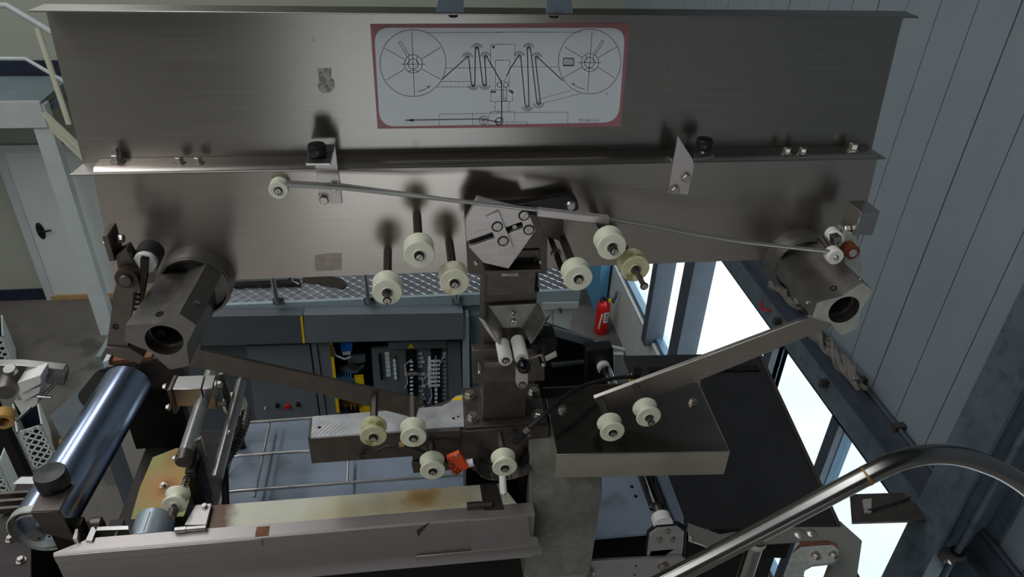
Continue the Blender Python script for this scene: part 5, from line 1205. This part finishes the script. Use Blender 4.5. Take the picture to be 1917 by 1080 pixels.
gr2 = T('guide_rod', 'lower guide rod beside the corrugated hose', 'rod', b2_, 'twin guide rods')
MB().cyl(b2_, a2, .0165, 28).build('rod', 'steel', gr2); MB().cyl(a2, a2 + V((0, .02, 0)), .012, 20).build('rod_end', 'dark_steel', gr2)
p = PZ(430, 808, zr2 + .017); MB().ball(p, .005).build('grub_screw', 'chrome', gr2)
def link(label, pts, y, th=.012):
    t = T('link_plate', label, 'link', PY(*pts[-1], y), 'link plates on the guide rods')
    pr(pts, y, th).build('plate', 'steel', t, .0015); return t
link('far link plate joining the two guide rods', [(408, 702), (419, 698), (445, 798), (438, 805), (430, 795)], PZ(410, 704, zr1 + .02).y)
link('near link plate joining the two guide rods', [(364, 826), (376, 820), (410, 928), (402, 934), (394, 925)], PZ(366, 828, zr1 + .02).y)
# hose and wheel behind the rods
hz = T('corrugated_hose', 'grey corrugated hose curling behind the lower guide rod', 'hose', PZ(440, 850, zr2 - .05))
hp_ = smooth([PZ(462, 772, zr2 - .03), PZ(458, 790, zr2 - .03), PZ(450, 812, zr2 - .04), PZ(441, 832, zr2 - .05), PZ(430, 850, zr2 - .06), PZ(418, 868, zr2 - .08)], 10)
MB().tube(hp_, [.0125 + (.003 if i % 3 else -.001) for i in range(len(hp_))], 14).build('hose', 'cast_steel', hz)
p = PZ(420, 867, zr2 - .08); MB().cyl(p, p + V((-.02, -.04, -.2)), .010).build('hose_end', 'rubber', hz)
c = PZ(452, 768, zr2 - .10)
t = T('guide_pulley', 'cream pulley half hidden behind the guide rods at the left', 'pulley', c, 'white guide pulleys')
MB().lathe([(0, 0), (.034, 0), (.035, -.003), (.035, -.008), (.026, -.015), (.035, -.022), (.035, -.03), (0, -.03)], c + V((-.02, .02, .0)), (.4, -1, .25), 32).build('wheel', 'pom', t)
MB().cyl(c + V((-.02, .02, 0)), c + V((-.05, .09, -.03)), .01).build('axle', 'dark_steel', t)
MB().box(c.x - .065, c.x - .04, c.y + .08, c.y + .10, ZBED, c.z - .02).build('stand', 'black_steel', t)
# stained guide sheet
ys = T('stained_sheet', 'yellow-green sheet with rusty stains between roller and rods', 'sheet', PZ(290, 930, -1.56))
MB().prism([PZ(286, 856, -1.555), PZ(332, 838, -1.555), PZ(352, 862, -1.555), PZ(362, 900, -1.555), PZ(352, 945, -1.555), PZ(344, 966, -1.555), PZ(245, 972, -1.555), PZ(262, 912, -1.555)], (0, 0, -.003)).build('sheet', 'rust_plate', ys)
bolt(PZ(306, 909, -1.555), (0, 0, 1), .007, .007, ys)
p = PZ(300, 930, -1.555); MB().box(p.x - .04, p.x + .05, p.y, p.y + .04, ZBED - .06, -1.558).build('stay', 'black_steel', ys)
# spring-loaded pulley
yp_ = 1.325
c = PY(325, 955, yp_)
sp = T('guide_pulley', 'white pulley with stout dark axle and spring behind the left guard end', 'pulley', c, 'white guide pulleys')
o = bpy.data.objects.new('wheel', WM[(.0295, .039, .0165, 'pom')]); COL.objects.link(o); o.location = c + V((0, .012, .003)) + V((0, 0, HC)); attach(o, sp)
MB().lathe([(0, .022), (.008, .022), (.0115, .018), (.0115, 0), (0, 0)], c, (0, -1, 0), 24).build('axle', 'dark_steel', sp)
MB().spring(c + V((.008, .05, .0)), c + V((.012, .10, .008)), .008, .0016, 7).build('spring', 'steel', sp)
MB().obox(c + V((.016, .15, .012)), (.010, 0, 0), (0, .045, .004), (0, 0, .012)).build('slide_block', 'dark_steel', sp, .001)
MB().cyl(c, c + V((.014, .13, .01)), .005).build('guide_pin', 'dark_steel', sp)
MB().box(c.x, c.x + .03, c.y + .12, c.y + .17, ZBED, c.z).build('leg', 'black_steel', sp)
# small drum
c = PY(279, 1012, 1.305)
sd = T('small_drum', 'small blue-grey drum behind the front guard', 'drum', c + V((0, 0, -.048)))
MB().lathe([(0, 0), (.044, 0), (.0465, .003), (.0465, .075), (.044, .078), (0, .078)], c + V((0, -.012, 0)), (0, 1, 0), 48).build('drum', 'drum_grey', sd)
MB().box(c.x - .001, c.x + .001, c.y - .01, c.y + .05, c.z + .0458, c.z + .0472).build('seam', 'dark_steel', sd)
MB().box(c.x - .03, c.x + .03, c.y + .01, c.y + .05, ZBED - .06, c.z - .03).build('stand', 'black_steel', sd)
t = T('rail_bracket', 'bright open rail bracket between roller and small drum', 'bracket', PZ(205, 990, -1.5))
MB().prism([PZ(176, 986, -1.49), PZ(240, 984, -1.49), PZ(240, 991, -1.49), PZ(180, 993, -1.49)], (0, 0, -.02)).build('front_bar', 'steel', t)
MB().prism([PZ(160, 1012, -1.49), PZ(174, 980, -1.49), PZ(184, 982, -1.49), PZ(172, 1012, -1.49)], (0, 0, -.03)).build('side_bar', 'steel', t)
MB().cyl(PZ(172, 978, -1.49), PZ(190, 977, -1.49), .012).build('pivot', 'dark_steel', t)
MB().prism([PZ(136, 1008, -1.48), PZ(141, 990, -1.48), PZ(146, 990, -1.48), PZ(144, 1008, -1.48)], (0, 0, -.02)).build('tongue', 'aluminium', t)
MB().cyl(PZ(214, 1010, -1.51), PZ(220, 996, -1.51), .005).build('pin', 'steel', t)
MB().box(PZ(200, 990, -1.5).x, PZ(225, 990, -1.5).x, 1.31, 1.34, ZBED - .06, -1.50).build('leg', 'black_steel', t)
# dark gearbox at the lower left corner
gb = T('gearbox', 'dark gearbox with paper label in the lower left corner', 'gearbox', PZ(30, 960, -1.9))
zg = -1.66
MB().prism([PZ(-60, 1010, zg), PZ(10, 960, zg), PZ(36, 890, zg), PZ(84, 888, zg), PZ(60, 1000, zg), PZ(60, 1120, zg), PZ(-60, 1120, zg)], (0, 0, -.2)).build('housing', 'black_steel', gb, .003)
MB().prism([PZ(24, 906, zg + .001), PZ(40, 893, zg + .001), PZ(76, 893, zg + .001), PZ(74, 906, zg + .001)], (0, 0, .001)).build('paper_label', 'label_white', gb)
for k in range(3): MB().prism([PZ(0, 930 + 14 * k, zg + .002), PZ(70 - 8 * k, 926 + 14 * k, zg + .002), PZ(69 - 8 * k, 930 + 14 * k, zg + .002), PZ(0, 935 + 14 * k, zg + .002)], (0, 0, .02)).build('rib', 'dark_steel', gb)
for px, py in ((12, 944), (20, 1010), (40, 1050)): bolt(PZ(px, py, zg), (0, 0, 1), .009, .01, gb)
p = PZ(0, 1000, zg); MB().box(p.x - .1, p.x + .15, p.y - .05, p.y + .2, ZF, zg - .2).build('stand', 'black_steel', gb)
# clamp unit at the left picture edge
zt3 = -1.55
cu = T('tape_clamp', 'steel clamp arm with stacked white plastic blocks at the left edge', 'clamp', PZ(40, 790, zt3 - .1))
yq = PZ(40, 745, zt3).y
pr([(-60, 684), (36, 684), (118, 692), (124, 698), (120, 722), (36, 712), (-60, 706)], yq, .03).build('arm', 'steel', cu, .0015)
for (pts, off) in (([(32, 716), (76, 702), (78, 718), (40, 738)], -.012), ([(30, 736), (76, 724), (74, 736), (44, 752)], -.006), ([(26, 752), (72, 742), (70, 758), (40, 776)], .0)):
    pr(pts, yq - .04 + off, .06).build('plastic_block', 'pom_white', cu, .002)
p = PY(22, 696, yq - .03); MB().lathe([(0, 0), (.017, 0), (.018, .003), (.018, .015), (.016, .018), (0, .018)], p, (0, -.3, 1), 28).build('knurled_knob', 'steel', cu)
p = PY(10, 735, yq - .06); MB().lathe([(0, 0), (.024, 0), (.026, -.004), (.026, -.07), (0, -.07)], p, (.25, -1, 0), 32).build('spool', 'cast_steel', cu)
p = PY(6, 790, yq - .07); MB().lathe([(.016, 0), (.027, 0), (.028, -.003), (.028, -.04), (.016, -.04)], p, (.25, -1, 0), 36).build('tape_roll', 'tan_tape', cu)
MB().cyl(PY(30, 788, yq - .06), PY(112, 710, yq + .01), .0055, 12).build('spring_rod', 'chrome', cu)
MB().cyl(PY(70, 742, yq - .05), PY(97, 744, yq - .05), .005, 12).build('pin', 'chrome', cu)
MB().prism([PY(-60, 690, yq + .03), PY(-40, 690, yq + .03), PY(-40, 690, yq + .03) + V((0, 0, -2)), PY(-60, 690, yq + .03) + V((0, 0, -2))], (0, .03, 0)).build('post', 'black_steel', cu)
